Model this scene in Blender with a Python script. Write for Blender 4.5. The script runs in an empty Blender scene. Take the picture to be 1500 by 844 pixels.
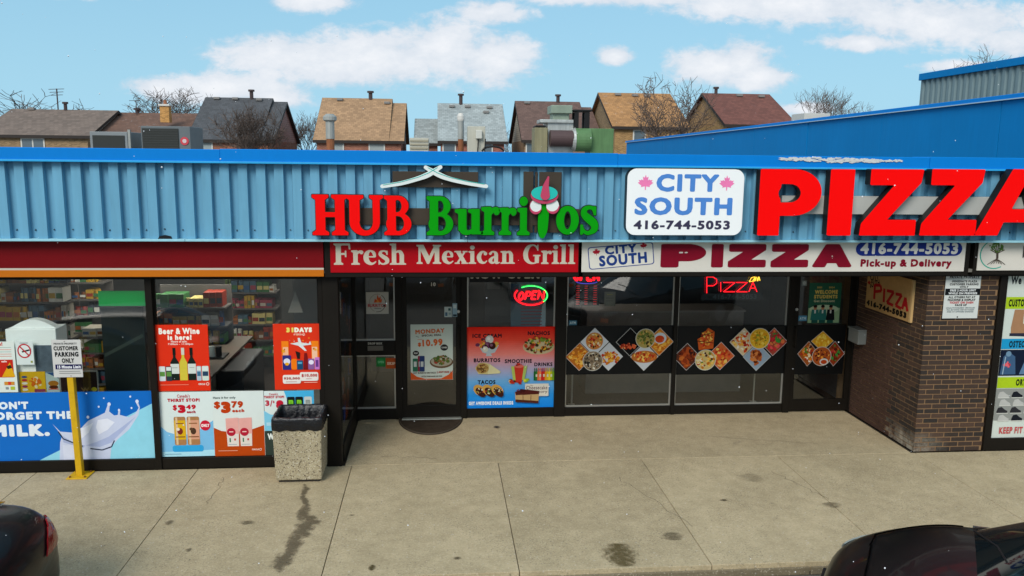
import bpy, math, random
import numpy as np
from mathutils import Vector, Matrix
from mathutils.geometry import tessellate_polygon
rnd = random.Random(7)
sc = bpy.context.scene
col = sc.collection
PI = math.pi
# ------------------------------------------------------------------ camera
FPX, PIT, YAW, ROL, CH, CD = 1200., .160, .091, .011, 3.872, 10.
cp, sp = math.cos(PIT), math.sin(PIT); cy_, sy_ = math.cos(YAW), math.sin(YAW)
Fv = Vector((sy_*cp, cy_*cp, -sp)); Rv = Vector((cy_, -sy_, 0)); Uv = Rv.cross(Fv)
c_, s_ = math.cos(ROL), math.sin(ROL)
Rv, Uv = c_*Rv + s_*Uv, -s_*Rv + c_*Uv
CAM = Vector((0, -CD, CH))
cam = bpy.data.cameras.new('camera'); camo = bpy.data.objects.new('camera', cam); col.objects.link(camo)
M3 = Matrix((Rv, Uv, -Fv)).transposed()
camo.matrix_world = Matrix.Translation(CAM) @ M3.to_4x4()
cam.sensor_width = 36; cam.lens = FPX/1500*36; cam.clip_end = 3000; cam.clip_start = .05
sc.camera = camo
def P(px, py, ax, val):            # measured photo point -> point on a known plane of the place
    d = Fv*FPX + Rv*(px-750) + Uv*(422-py)
    return CAM + d*((val-CAM[ax])/d[ax])
# ------------------------------------------------------------------ sky, sun, exposure
SUN_EL, SUN_AZ = math.radians(38), math.radians(208)     # azimuth from +Y clockwise: behind the camera, a little left
w = bpy.data.worlds.new("World"); sc.world = w; w.use_nodes = True
nt = w.node_tree; N = nt.nodes; L = nt.links; bg = N['Background']; bg.inputs[1].default_value = .1
sky = N.new('ShaderNodeTexSky'); sky.sky_type = 'NISHITA'; sky.sun_disc = False
sky.sun_elevation = SUN_EL; sky.sun_rotation = SUN_AZ; sky.air_density = 1.0; sky.dust_density = 1.2; sky.ozone_density = 1.0
def nmath(N, L, op, a, b=None, c=None, clamp=False):
    n = N.new('ShaderNodeMath'); n.operation = op; n.use_clamp = clamp
    for i, v in enumerate((a, b, c)):
        if v is None: continue
        if isinstance(v, (int, float)): n.inputs[i].default_value = v
        else: L.new(v, n.inputs[i])
    return n.outputs[0]
def wm(op, a, b=None, c=None, clamp=False): return nmath(N, L, op, a, b, c, clamp)
tc = N.new('ShaderNodeTexCoord'); sx = N.new('ShaderNodeSeparateXYZ'); L.new(tc.outputs['Generated'], sx.inputs[0])
ay = wm('MAXIMUM', sx.outputs[1], .05)
U = wm('DIVIDE', sx.outputs[0], ay); V = wm('DIVIDE', sx.outputs[2], ay)
def noise(N, L, vec, sc_, det=6, rough=.55, dist=0):
    n = N.new('ShaderNodeTexNoise'); n.inputs['Scale'].default_value = sc_; n.inputs['Detail'].default_value = det
    n.inputs['Roughness'].default_value = rough; n.inputs['Distortion'].default_value = dist
    if vec is not None: L.new(vec, n.inputs['Vector'])
    return n.outputs['Fac']
cmb = N.new('ShaderNodeCombineXYZ'); L.new(U, cmb.inputs[0]); L.new(wm('MULTIPLY', V, 1.7), cmb.inputs[1])
n1 = noise(N, L, cmb.outputs[0], 11, 10, .62); n2 = noise(N, L, cmb.outputs[0], 34, 8, .65, .3)
def uv(px, py):
    d = Fv*FPX + Rv*(px-750) + Uv*(422-py); return d.x/d.y, d.z/d.y
best = None
for (px, py, a, b) in [(430, 82, 120, 27), (560, 85, 130, 36), (650, 72, 80, 42), (720, 88, 78, 38), (500, 100, 130, 26),
                       (1050, 98, 90, 26), (1085, 92, 62, 34), (1110, 112, 60, 22), (330, 132, 120, 22), (230, 128, 50, 14), (400, 145, 60, 14),
                       (900, 80, 34, 13), (720, 18, 60, 16), (900, -5, 180, 14), (1180, 8, 260, 26), (1380, 30, 200, 34), (1480, 62, 70, 24), (1260, 62, 70, 12),
                       (460, 0, 60, 16), (1180, 160, 60, 10), (100, -30, 150, 20), (1420, 100, 90, 10)]:
    u0, v0 = uv(px, py)
    du = wm('DIVIDE', wm('SUBTRACT', U, u0), a*1.12/FPX); dv = wm('DIVIDE', wm('SUBTRACT', V, v0), b*1.35/FPX)
    q = wm('SUBTRACT', 1., wm('SQRT', wm('ADD', wm('MULTIPLY', du, du), wm('MULTIPLY', dv, dv))))
    best = q if best is None else wm('SMOOTH_MAX', best, q, .25)
# clouds elsewhere in the sky, same kind
nv = noise(N, L, tc.outputs['Generated'], 3.2, 8, .6)
front = wm('MULTIPLY', wm('GREATER_THAN', sx.outputs[1], .1), wm('LESS_THAN', wm('ABSOLUTE', U), 1.0))
low = wm('LESS_THAN', V, .26)
inview = wm('MULTIPLY', front, low)
els = wm('SUBTRACT', wm('MULTIPLY', wm('SUBTRACT', nv, .47), 6.), wm('MULTIPLY', inview, 3.))
field = wm('MAXIMUM', wm('ADD', best, wm('ADD', wm('MULTIPLY', wm('SUBTRACT', n1, .5), 1.2), wm('MULTIPLY', wm('SUBTRACT', n2, .5), 1.1))), els)
mr = N.new('ShaderNodeMapRange'); mr.interpolation_type = 'SMOOTHSTEP'; L.new(field, mr.inputs[0]); mr.inputs[1].default_value = .0; mr.inputs[2].default_value = .5
cs = N.new('ShaderNodeMapRange'); L.new(wm('ADD', field, wm('MULTIPLY', wm('SUBTRACT', n1, .5), 1.2)), cs.inputs[0]); cs.inputs[1].default_value = .1; cs.inputs[2].default_value = 1.1
cc = N.new('ShaderNodeMix'); cc.data_type = 'RGBA'; L.new(cs.outputs[0], cc.inputs[0]); cc.inputs[6].default_value = (5.6, 6.1, 6.8, 1); cc.inputs[7].default_value = (7.6, 7.65, 7.9, 1)
hs = N.new('ShaderNodeMix'); hs.data_type = 'RGBA'; hs.inputs[0].default_value = .72
L.new(sky.outputs[0], hs.inputs[6]); hs.inputs[7].default_value = (2.35, 5.0, 6.8, 1)
hz = N.new('ShaderNodeMix'); hz.data_type = 'RGBA'                  # the blue pales towards the horizon all round
L.new(wm('POWER', wm('SUBTRACT', 1., wm('ABSOLUTE', sx.outputs[2]), clamp=True), 9., clamp=True), hz.inputs[0]); L.new(hs.outputs[2], hz.inputs[6]); hz.inputs[7].default_value = (3.3, 5.9, 7.5, 1)
mx = N.new('ShaderNodeMix'); mx.data_type = 'RGBA'; L.new(wm('MULTIPLY', mr.outputs[0], .93), mx.inputs[0]); L.new(hz.outputs[2], mx.inputs[6]); L.new(cc.outputs[2], mx.inputs[7])
L.new(mx.outputs[2], bg.inputs[0])
sl = bpy.data.lights.new('sun', 'SUN'); sl.energy = 2.2; sl.angle = math.radians(28); sl.color = (1, .95, .87)
so = bpy.data.objects.new('sun', sl); col.objects.link(so)
sdir = Vector((math.sin(SUN_AZ)*math.cos(SUN_EL), math.cos(SUN_AZ)*math.cos(SUN_EL), math.sin(SUN_EL)))
so.rotation_euler = sdir.to_track_quat('Z', 'Y').to_euler()
sc.view_settings.view_transform = 'Standard'; sc.view_settings.look = 'None'; sc.view_settings.gamma = 1; sc.view_settings.use_curve_mapping = False
sc.view_settings.exposure = 0.30
sc.cycles.use_denoising = True; sc.cycles.max_bounces = 8; sc.cycles.transparent_max_bounces = 16

# ------------------------------------------------------------------ materials
def srgb(h):
    if isinstance(h, str):
        v = [int(h[i:i+2], 16)/255 for i in (0, 2, 4)]
        return tuple(x/12.92 if x <= .04045 else ((x+.055)/1.055)**2.4 for x in v)
    return tuple(h)[:3]
def rgba(h): return srgb(h)+(1,)
MATS = {}
def mat(name, base, rough=.6, metal=0, emit=None, es=1, var=0, vs=4, bump=0, bs=30, spec=.22, coat=0, objvar=0, streak=0):
    if name in MATS: return MATS[name]
    m = bpy.data.materials.new(name); m.use_nodes = True; nt = m.node_tree; n = nt.nodes; l = nt.links; b = n['Principled BSDF']
    b.inputs['Roughness'].default_value = rough; b.inputs['Metallic'].default_value = metal; b.inputs['Specular IOR Level'].default_value = spec
    b.inputs['Coat Weight'].default_value = coat; b.inputs['Base Color'].default_value = rgba(base)
    tcn = n.new('ShaderNodeTexCoord'); geo = n.new('ShaderNodeNewGeometry')
    if var or objvar or streak:
        f = None
        if var:
            nz = noise(n, l, geo.outputs['Position'], vs, 6, .6); f = nmath(n, l, 'MULTIPLY', nmath(n, l, 'SUBTRACT', nz, .5), var*2)
        if objvar:
            oi = n.new('ShaderNodeObjectInfo'); g = nmath(n, l, 'MULTIPLY', nmath(n, l, 'SUBTRACT', oi.outputs['Random'], .5), objvar*2)
            f = g if f is None else nmath(n, l, 'ADD', f, g)
        if streak:
            mp = n.new('ShaderNodeMapping'); mp.inputs['Scale'].default_value = (9, 9, .7); l.new(geo.outputs['Position'], mp.inputs[0])
            nz = noise(n, l, mp.outputs[0], 1.5, 5, .6); g = nmath(n, l, 'MULTIPLY', nmath(n, l, 'SUBTRACT', nz, .5), streak*2)
            f = g if f is None else nmath(n, l, 'ADD', f, g)
        f = nmath(n, l, 'ADD', f, 1.)
        mm = n.new('ShaderNodeVectorMath'); mm.operation = 'SCALE'; mm.inputs[0].default_value = srgb(base); l.new(f, mm.inputs[3]); l.new(mm.outputs[0], b.inputs['Base Color'])
    if bump:
        nz = noise(n, l, geo.outputs['Position'], bs, 5, .6); bp = n.new('ShaderNodeBump'); bp.inputs['Strength'].default_value = bump; bp.inputs['Distance'].default_value = .01
        l.new(nz, bp.inputs['Height']); l.new(bp.outputs[0], b.inputs['Normal'])
    if emit is not None:
        b.inputs['Emission Color'].default_value = rgba(emit); b.inputs['Emission Strength'].default_value = es
    MATS[name] = m; return m
def print_mat(name, rough=.5, spec=.1):
    m = bpy.data.materials.new(name); m.use_nodes = True; n = m.node_tree.nodes; l = m.node_tree.links; b = n['Principled BSDF']
    a = n.new('ShaderNodeVertexColor'); a.layer_name = 'Col'; b.inputs['Roughness'].default_value = rough; b.inputs['Specular IOR Level'].default_value = spec
    geo = n.new('ShaderNodeNewGeometry'); f = nmath(n, l, 'ADD', nmath(n, l, 'MULTIPLY', noise(n, l, geo.outputs['Position'], 7, 5, .6), .22), .86)
    mm = n.new('ShaderNodeVectorMath'); mm.operation = 'SCALE'; l.new(a.outputs[0], mm.inputs[0]); l.new(f, mm.inputs[3]); l.new(mm.outputs[0], b.inputs['Base Color'])
    MATS[name] = m; return m
PRINT = print_mat('printed_ink')
def glass_mat(name, refl=.10, tint=(.72, .76, .76)):
    m = bpy.data.materials.new(name); m.use_nodes = True; n = m.node_tree.nodes; l = m.node_tree.links; n.clear()
    o = n.new('ShaderNodeOutputMaterial'); g = n.new('ShaderNodeBsdfGlossy'); g.inputs['Roughness'].default_value = .0
    t = n.new('ShaderNodeBsdfTransparent'); t.inputs[0].default_value = tint+(1,)
    fr = n.new('ShaderNodeLayerWeight'); fr.inputs[0].default_value = .5; mxs = n.new('ShaderNodeMixShader')
    sch = nmath(n, l, 'MULTIPLY', nmath(n, l, 'POWER', fr.outputs['Facing'], 5.), .9)
    l.new(nmath(n, l, 'ADD', sch, refl, clamp=True), mxs.inputs[0]); l.new(t.outputs[0], mxs.inputs[1]); l.new(g.outputs[0], mxs.inputs[2]); l.new(mxs.outputs[0], o.inputs[0])
    MATS[name] = m; return m
GLASS = glass_mat('shop_glass', .075, (.965, .985, .98))
BLUE = mat('blue_coping_paint', (.001, .195, .61), .55, spec=.1, var=.06, vs=2, streak=.05)
BLUE2 = mat('blue_panel_paint', (.001, .175, .46), .6, spec=.1, var=.12, vs=.9, streak=.08)
LBLUE = mat('pale_blue_ribbed_steel', (.135, .35, .505), .5, var=.12, vs=1.5, streak=.22)
LEDGE = mat('pale_blue_trim', (.30, .58, .68), .5, var=.1, vs=5, streak=.15)
BRONZE = mat('dark_bronze_aluminium', (.009, .007, .005), .5, spec=.15, var=.2, vs=4, streak=.15)
ALU = mat('bright_aluminium_bead', (.45, .44, .40), .35, .6)
RED = mat('red_acrylic', (.90, .002, .002), .5, var=.03, spec=.08)
def structure(o): o['kind'] = 'structure'; return o

# ------------------------------------------------------------------ mesh builder
class MB:
    def __init__(s): s.v = []; s.f = []; s.m = []; s.c = []; s.cur = 0; s.col = None
    def add(s, vs, fs):
        k = len(s.v); s.v += [tuple(v) for v in vs]
        for f in fs: s.f.append([i+k for i in f]); s.m.append(s.cur); s.c.append(s.col)
        return s
    def box(s, x0, x1, y0, y1, z0, z1):
        return s.add([(x0, y0, z0), (x1, y0, z0), (x1, y1, z0), (x0, y1, z0), (x0, y0, z1), (x1, y0, z1), (x1, y1, z1), (x0, y1, z1)],
                     [(0, 3, 2, 1), (4, 5, 6, 7), (0, 1, 5, 4), (1, 2, 6, 5), (2, 3, 7, 6), (3, 0, 4, 7)])
    def tube(s, p0, p1, r0, r1=None, n=8, cap=True):
        r1 = r0 if r1 is None else r1; p0 = Vector(p0); p1 = Vector(p1); d = (p1-p0).normalized()
        a = d.orthogonal().normalized(); b = d.cross(a)
        vs = []
        for p, r in ((p0, r0), (p1, r1)):
            for i in range(n):
                t = 2*PI*i/n; vs.append(p + a*(r*math.cos(t)) + b*(r*math.sin(t)))
        fs = [(i, (i+1) % n, n+(i+1) % n, n+i) for i in range(n)]
        if cap: fs += [tuple(range(n-1, -1, -1)), tuple(range(n, 2*n))]
        return s.add(vs, fs)
    def path(s, pts, r, n=6):
        for a, b in zip(pts, pts[1:]): s.tube(a, b, r, r, n)
        return s
    def lathe(s, prof, cx=0, cy=0, n=20):
        k = len(s.v); vs = []
        for r, z in prof:
            for i in range(n): t = 2*PI*i/n; vs.append((cx+r*math.cos(t), cy+r*math.sin(t), z))
        fs = []
        for j in range(len(prof)-1):
            for i in range(n): fs.append((j*n+i, j*n+(i+1) % n, (j+1)*n+(i+1) % n, (j+1)*n+i))
        return s.add(vs, fs)
    def prism(s, pts, y0, y1):      # outline in x,z extruded along y
        n = len(pts); vs = [(x, y0, z) for x, z in pts]+[(x, y1, z) for x, z in pts]
        return s.add(vs, [tuple(range(n)), tuple(range(2*n-1, n-1, -1))]+[(i, n+i, n+(i+1) % n, (i+1) % n) for i in range(n)])
    def mesh(s, name, mats, smooth=False, bevel=0):
        me = bpy.data.meshes.new(name); me.from_pydata(s.v, [], s.f)
        for m in (mats if isinstance(mats, (list, tuple)) else [mats]): me.materials.append(m)
        me.polygons.foreach_set('material_index', s.m)
        if smooth: me.polygons.foreach_set('use_smooth', [True]*len(s.f))
        if any(c is not None for c in s.c):
            a = me.color_attributes.new('Col', 'FLOAT_COLOR', 'CORNER'); buf = []
            for p, c in zip(me.polygons, s.c): buf += list(rgba(c or 'ffffff'))*p.loop_total
            a.data.foreach_set('color', buf)
        me.update(); return me
    def build(s, name, mats, parent=None, loc=None, bevel=0, smooth=False, rot=None):
        o = bpy.data.objects.new(name, s.mesh(name, mats, smooth)); col.objects.link(o)
        if parent is not None: o.parent = parent
        if loc is not None: o.location = loc
        if rot is not None: o.rotation_euler = rot
        if bevel:
            b = o.modifiers.new('bevel', 'BEVEL'); b.width = bevel; b.segments = 2; b.limit_method = 'ANGLE'
        return o
def fixn(o):
    import bmesh
    bm = bmesh.new(); bm.from_mesh(o.data); bmesh.ops.recalc_face_normals(bm, faces=bm.faces); bm.to_mesh(o.data); bm.free(); return o
def thing(name, label, cat, loc=(0, 0, 0), rz=0, group=None):
    o = bpy.data.objects.new(name, None); o.empty_display_size = .1; col.objects.link(o); o.location = loc; o.rotation_euler = (0, 0, rz)
    return tag(o, label, cat, group)
def tag(o, label, cat, group=None):
    o['label'] = label; o['category'] = cat
    if group: o['group'] = group
    return o
def copy_tree(o, parent=None):
    c = o.copy(); col.objects.link(c)
    if parent is not None: c.parent = parent
    for ch in list(o.children): copy_tree(ch, c)
    return c
def B(name, m, parent, x0, x1, y0, y1, z0, z1, bevel=0):
    return MB().box(x0, x1, y0, y1, z0, z1).build(name, m, parent, bevel=bevel)

# ------------------------------------------------------------------ glyph engine: outlines from signed distance grids
def sdf_poly(X, Y, loops):
    d = np.full(X.shape, 9.); ins = np.zeros(X.shape, bool)
    for lp in loops:
        n = len(lp)
        for i in range(n):
            ax, ay_ = lp[i]; bx, by = lp[(i+1) % n]; ex, ey = bx-ax, by-ay_; q = ex*ex+ey*ey
            if q < 1e-12: continue
            t = np.clip(((X-ax)*ex+(Y-ay_)*ey)/q, 0, 1); d = np.minimum(d, np.hypot(X-ax-t*ex, Y-ay_-t*ey))
            if ay_ != by:
                ins ^= ((ay_ > Y) != (by > Y)) & (X < (bx-ax)*(Y-ay_)/(by-ay_)+ax)
    return np.where(ins, -d, d)
def catmull(pts, k=5):
    out = []; n = len(pts)
    for i in range(n-1):
        p0 = pts[max(i-1, 0)]; p1 = pts[i]; p2 = pts[i+1]; p3 = pts[min(i+2, n-1)]
        for j in range(k):
            t = j/k; out.append(tuple(.5*((2*b)+(-a+c)*t+(2*a-5*b+4*c-d)*t*t+(-a+3*b-3*c+d)*t**3) for a, b, c, d in zip(p0, p1, p2, p3)))
    return out+[tuple(pts[-1])]
def field_of(prims, X, Y):
    D = np.full(X.shape, 9.)
    for p in prims:
        k = p[0]
        if k[1] == 'p': d = sdf_poly(X, Y, [p[1]])
        elif k[1] == 'e':
            cx, cy, rx, ry = p[1:]; d = (np.hypot((X-cx)/rx, (Y-cy)/ry)-1)*min(rx, ry)
        else:
            pts = catmull(p[1]) if k[1] == 's' else p[1]; d = np.full(X.shape, 9.)
            for a, b in zip(pts, pts[1:]):
                ex, ey = b[0]-a[0], b[1]-a[1]; q = ex*ex+ey*ey
                if q < 1e-12: continue
                t = np.clip(((X-a[0])*ex+(Y-a[1])*ey)/q, 0, 1); d = np.minimum(d, np.hypot(X-a[0]-t*ex, Y-a[1]-t*ey)-(a[2]+t*(b[2]-a[2])))
        D = np.minimum(D, d) if k[0] == '+' else np.maximum(D, -d)
    return D
def contours(D, x0, y0, h, tol):
    D = np.where(np.abs(D) < 1e-9, 1e-9, D); S = D < 0; ny, nx = D.shape
    mixed = ~((S[:-1, :-1] == S[1:, :-1]) & (S[:-1, :-1] == S[:-1, 1:]) & (S[:-1, :-1] == S[1:, 1:]))
    nxt = {}
    def pt(e):
        k, j, i = e
        if k == 0: t = D[j, i]/(D[j, i]-D[j, i+1]); return (x0+(i+t)*h, y0+j*h)
        t = D[j, i]/(D[j, i]-D[j+1, i]); return (x0+i*h, y0+(j+t)*h)
    for j, i in zip(*np.nonzero(mixed)):
        j = int(j); i = int(i)
        c = [S[j, i], S[j, i+1], S[j+1, i+1], S[j+1, i]]; e = [(0, j, i), (1, j, i+1), (0, j+1, i), (1, j, i)]
        cr = [k for k in range(4) if c[k] != c[(k+1) % 4]]
        outs = [k for k in cr if c[k]]; inn = [k for k in cr if not c[k]]
        if len(cr) == 2: nxt[e[outs[0]]] = e[inn[0]]
        else:
            for k in outs: nxt[e[k]] = e[(k+1) % 4] if not c[(k+1) % 4] and c[(k+2) % 4] else e[inn[0]]
    loops = []; used = set()
    for s in list(nxt):
        if s in used: continue
        lp = []; e = s
        while e in nxt and e not in used: used.add(e); lp.append(pt(e)); e = nxt[e]
        if len(lp) > 5:
            q = simplify(lp, tol)
            if len(q) > 2: loops.append(q)
    return loops
def simplify(lp, tol):
    a = np.array(lp); n = len(a); k = int(np.argmax(np.hypot(*(a-a[0]).T)))
    def dp(i, j):
        if j-i < 2: return []
        p, q = a[i], a[j % n]; d = q-p; ln = math.hypot(*d) or 1e-9; seg = a[i+1:j]
        dist = np.abs((seg[:, 0]-p[0])*d[1]-(seg[:, 1]-p[1])*d[0])/ln; m = int(np.argmax(dist))
        if dist[m] < tol: return []
        m += i+1; return dp(i, m)+[m]+dp(m, j)
    idx = [0]+dp(0, k)+[k]+dp(k, n); return [tuple(a[i % n]) for i in idx]
def shape(prims, ext, h=.02, grow=0, tol=None):
    x0, x1, y0, y1 = ext; xs = np.arange(x0-2*h, x1+3*h, h); ys = np.arange(y0-2*h, y1+3*h, h); X, Y = np.meshgrid(xs, ys)
    return contours(field_of(prims, X, Y)-grow, xs[0], ys[0], h, tol or h*.12)
FONT = {}
def sans_raw(txt):
    c = bpy.data.curves.new('t', 'FONT'); c.body = txt; c.resolution_u = 3; c.fill_mode = 'FRONT'
    o = bpy.data.objects.new('t', c); me = bpy.data.meshes.new_from_object(o)
    v = [(p.co.x, p.co.y) for p in me.vertices]; cnt = {}
    for p in me.polygons:
        vs = list(p.vertices)
        for a, b in zip(vs, vs[1:]+vs[:1]):
            cnt[(a, b)] = 1
    bd = {a: b for (a, b) in cnt if (b, a) not in cnt}; loops = []
    while bd:
        s = next(iter(bd)); lp = []; e = s
        while e in bd: lp.append(v[e]); e = bd.pop(e)
        if len(lp) > 2: loops.append(lp)
    bpy.data.objects.remove(o); bpy.data.curves.remove(c); bpy.data.meshes.remove(me); return v, loops
def wid(t): v, _ = sans_raw(t); xs = [p[0] for p in v]; return min(xs), max(xs)
IL, IR = wid('II')
def sans(ch, bold):
    k = (ch, bold)
    if k in FONT: return FONT[k]
    a, b = wid('I'+ch+'I'); adv = (b-a)-(IR-IL)
    if ch == ' ': FONT[k] = ([], adv+bold, []); return FONT[k]
    v, lp = sans_raw(ch)
    if bold:
        xs = [p[0] for p in v]; ys = [p[1] for p in v]; h = .022
        gx = np.arange(min(xs)-bold-2*h, max(xs)+bold+3*h, h); gy = np.arange(min(ys)-bold-2*h, max(ys)+bold+3*h, h); X, Y = np.meshgrid(gx, gy)
        lp = contours(sdf_poly(X, Y, lp)-bold, gx[0], gy[0], h, .006)
    FONT[k] = (lp, adv+bold*1.7, tris(lp)); return FONT[k]
def inside(p, l):
    c = False; n = len(l)
    for i in range(n):
        a, b = l[i], l[(i+1) % n]
        if (a[1] > p[1]) != (b[1] > p[1]) and p[0] < (b[0]-a[0])*(p[1]-a[1])/(b[1]-a[1])+a[0]: c = not c
    return c
def tris(lp):       # every outline is filled on its own, together with only its own holes
    if not lp: return []
    off = [0]
    for l in lp: off.append(off[-1]+len(l))
    par = [[j for j in range(len(lp)) if j != i and inside(lp[i][0], lp[j])] for i in range(len(lp))]; out = []
    for i in range(len(lp)):
        if len(par[i]) % 2: continue
        grp = [i]+[j for j in range(len(lp)) if i in par[j] and len(par[j]) == len(par[i])+1]; idx = [k for j in grp for k in range(off[j], off[j+1])]
        out += [tuple(idx[k] for k in t) for t in tessellate_polygon([[Vector((x, y, 0)) for x, y in lp[j]] for j in grp])]
    return out
def layout(txt, bold=.03, fn=None):
    out = []; x = 0
    for ch in txt:
        lp, adv, tr = (fn or sans)(ch, bold); out.append(([[(a+x, b) for a, b in l] for l in lp], tr)); x += adv
    pts = [p for lp, _ in out for l in lp for p in l]
    return out, (min(p[0] for p in pts), max(p[0] for p in pts), min(p[1] for p in pts), max(p[1] for p in pts))
# serif display alphabet (hand drawn): cap height 1, x height .68
def rc(x0, y0, x1, y1): return ('+p', [(x0, y0), (x1, y0), (x1, y1), (x0, y1)])
def cut(x0, y0, x1, y1): return ('-p', [(x0, y0), (x1, y0), (x1, y1), (x0, y1)])
def stem(x, w, y0, y1, top='b', bot='b', s=.085, t=.055):
    q = [rc(x, y0, x+w, y1)]
    for y, sg, k in ((y0, 1, bot), (y1, -1, top)):
        if k == 'b': q.append(('+p', [(x-s, y), (x+w+s, y), (x+w+s, y+sg*t), (x+w, y+sg*t*2), (x, y+sg*t*2), (x-s, y+sg*t)]))
        if k == 'l': q.append(('+p', [(x-s, y+sg*t*.2), (x+w, y), (x+w, y+sg*t*2), (x, y+sg*t*2.2), (x-s, y+sg*t*1.3)]))
    return q
def D_(x0, cx, y0, y1, rx, sg='+'): return [(sg+'p', [(x0, y0), (cx, y0), (cx, y1), (x0, y1)]), (sg+'e', cx, (y0+y1)/2, rx, (y1-y0)/2)]
SW = .20
SER = {
 'H': (stem(.09, SW, 0, 1)+stem(.55, SW, 0, 1)+[rc(.2, .46, .6, .56)], .86),
 'U': ([('+e', .42, .32, .32, .33), rc(.1, .32, .74, 1), ('-e', .45, .33, .16, .24), cut(.29, .33, .61, 1.1)]+stem(.1, SW, .35, 1, 'b', '')+stem(.62, .11, .35, 1, 'b', ''), .86),
 'B': (D_(.1, .36, .5, 1, .27)+D_(.1, .38, 0, .56, .32)+D_(.2, .35, .57, .92, .12, '-')+D_(.2, .37, .08, .5, .16, '-')+stem(.09, SW, 0, 1), .76),
 'F': (stem(.09, SW, 0, 1)+[rc(.2, .92, .64, 1), ('+p', [(.6, 1), (.66, 1), (.68, .72), (.62, .74)]), rc(.2, .47, .5, .55), ('+p', [(.46, .66), (.51, .66), (.51, .36), (.46, .36)])], .70),
 'M': (stem(.08, .09, 0, 1)+stem(.82, SW, 0, 1)+[('+p', [(.06, 1), (.3, 1), (.6, .3), (.53, 0), (.47, 0)]), ('+p', [(.47, 0), (.55, 0), (.95, 1), (.82, 1), (.5, .24)])], 1.14),
 'G': ([('+s', [(.70, .78, .03), (.6, .92, .035), (.44, .965, .035), (.26, .86, .08), (.16, .64, .10), (.14, .45, .105), (.18, .25, .10), (.3, .09, .07), (.46, .03, .035), (.6, .05, .03), (.68, .1, .03)]), rc(.58, .05, .76, .42), rc(.5, .4, .83, .46), ('+p', [(.68, .98), (.73, .98), (.73, .68), (.68, .7)])], .86),
 'u': (stem(.1, .17, .1, .68, 'l', '')+stem(.42, .17, 0, .68, 'l', 'r', t=.05)+[rc(.42, 0, .67, .055), ('+s', [(.185, .2, .085), (.22, .07, .07), (.33, .035, .045), (.46, .11, .04)])], .70),
 'n': (stem(.1, .17, 0, .68, 'l', 'b', t=.045)+stem(.42, .17, 0, .46, '', 'b', t=.045)+[('+s', [(.22, .55, .03), (.34, .63, .045), (.45, .6, .07), (.505, .46, .085)])], .70),
 'h': (stem(.1, .17, 0, 1, 'l', 'b', t=.045)+stem(.42, .17, 0, .46, '', 'b', t=.045)+[('+s', [(.22, .55, .03), (.34, .63, .045), (.45, .6, .07), (.505, .46, .085)])], .70),
 'r': (stem(.1, .17, 0, .68, 'l', 'b', t=.05)+[('+s', [(.24, .5, .03), (.33, .61, .045), (.43, .62, .055)]), ('+e', .43, .585, .075, .085)], .50),
 'i': (stem(.1, .17, 0, .68, 'l', 'b', t=.05)+[('+e', .185, .86, .105, .105)], .38),
 'l': (stem(.1, .17, 0, 1, 'l', 'b', t=.05), .38),
 'o': ([('+e', .3, .335, .28, .355), ('-e', .3, .335, .105, .27)], .62),
 'e': ([('+s', [(.12, .375, .025), (.3, .375, .025), (.47, .375, .03)]), ('+s', [(.47, .40, .05), (.43, .57, .06), (.3, .655, .035), (.17, .57, .075), (.115, .36, .1), (.16, .16, .095), (.3, .045, .06), (.42, .06, .035), (.51, .14, .02)])], .58),
 'c': ([('+s', [(.42, .56, .06), (.34, .645, .035), (.22, .6, .06), (.13, .45, .085), (.115, .3, .095), (.18, .13, .085), (.3, .05, .055), (.4, .07, .03), (.47, .15, .02)]), ('+e', .41, .535, .075, .08)], .52),
 'a': ([('+s', [(.12, .54, .06), (.2, .64, .035), (.32, .62, .05), (.385, .5, .08), (.385, .12, .085), (.45, .04, .045), (.54, .07, .02)]), ('+s', [(.36, .4, .03), (.2, .31, .05), (.12, .17, .08), (.18, .06, .06), (.28, .06, .04), (.37, .15, .03)])], .58),
 's': ([('+s', [(.40, .50, .02), (.36, .61, .03), (.26, .65, .032), (.14, .6, .05), (.13, .48, .07), (.25, .37, .085), (.38, .26, .085), (.4, .13, .07), (.3, .045, .04), (.2, .03, .032), (.1, .1, .03), (.07, .2, .02)]), ('+p', [(.37, .66), (.42, .66), (.42, .47), (.38, .47)]), ('+p', [(.05, .0), (.09, .0), (.09, .22), (.05, .22)])], .50),
 'x': ([('+p', [(.06, .66), (.26, .66), (.58, .02), (.38, .02)]), ('+p', [(.44, .66), (.53, .66), (.18, .02), (.09, .02)]), rc(.0, .62, .3, .68), rc(.38, .62, .6, .68), rc(.02, 0, .24, .055), rc(.33, 0, .63, .055)], .64),
}
def serif(ch, bold):
    k = ('ser', ch, bold)
    if k in FONT: return FONT[k]
    if ch == ' ': FONT[k] = ([], .35, []); return FONT[k]
    pr, adv = SER[ch]; lp = shape(pr, (-.12, adv+.12, -.1, 1.1), .018, bold); FONT[k] = (lp, adv, tris(lp)); return FONT[k]
def solid(mb, loops, tr, fx, y0, y1):       # extrude glyph outline; fx maps (u,v)->(x,z)
    pts = [fx(*p) for l in loops for p in l]; n = len(pts); vs = [(x, y0, z) for x, z in pts]+[(x, y1, z) for x, z in pts]; fs = []
    for t in tr: fs.append(t); fs.append(tuple(i+n for i in t[::-1]))
    k = 0
    for l in loops:
        m = len(l)
        for i in range(m): a = k+i; b = k+(i+1) % m; fs.append((a, a+n, b+n, b))
        k += m
    mb.add(vs, fs)

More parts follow.
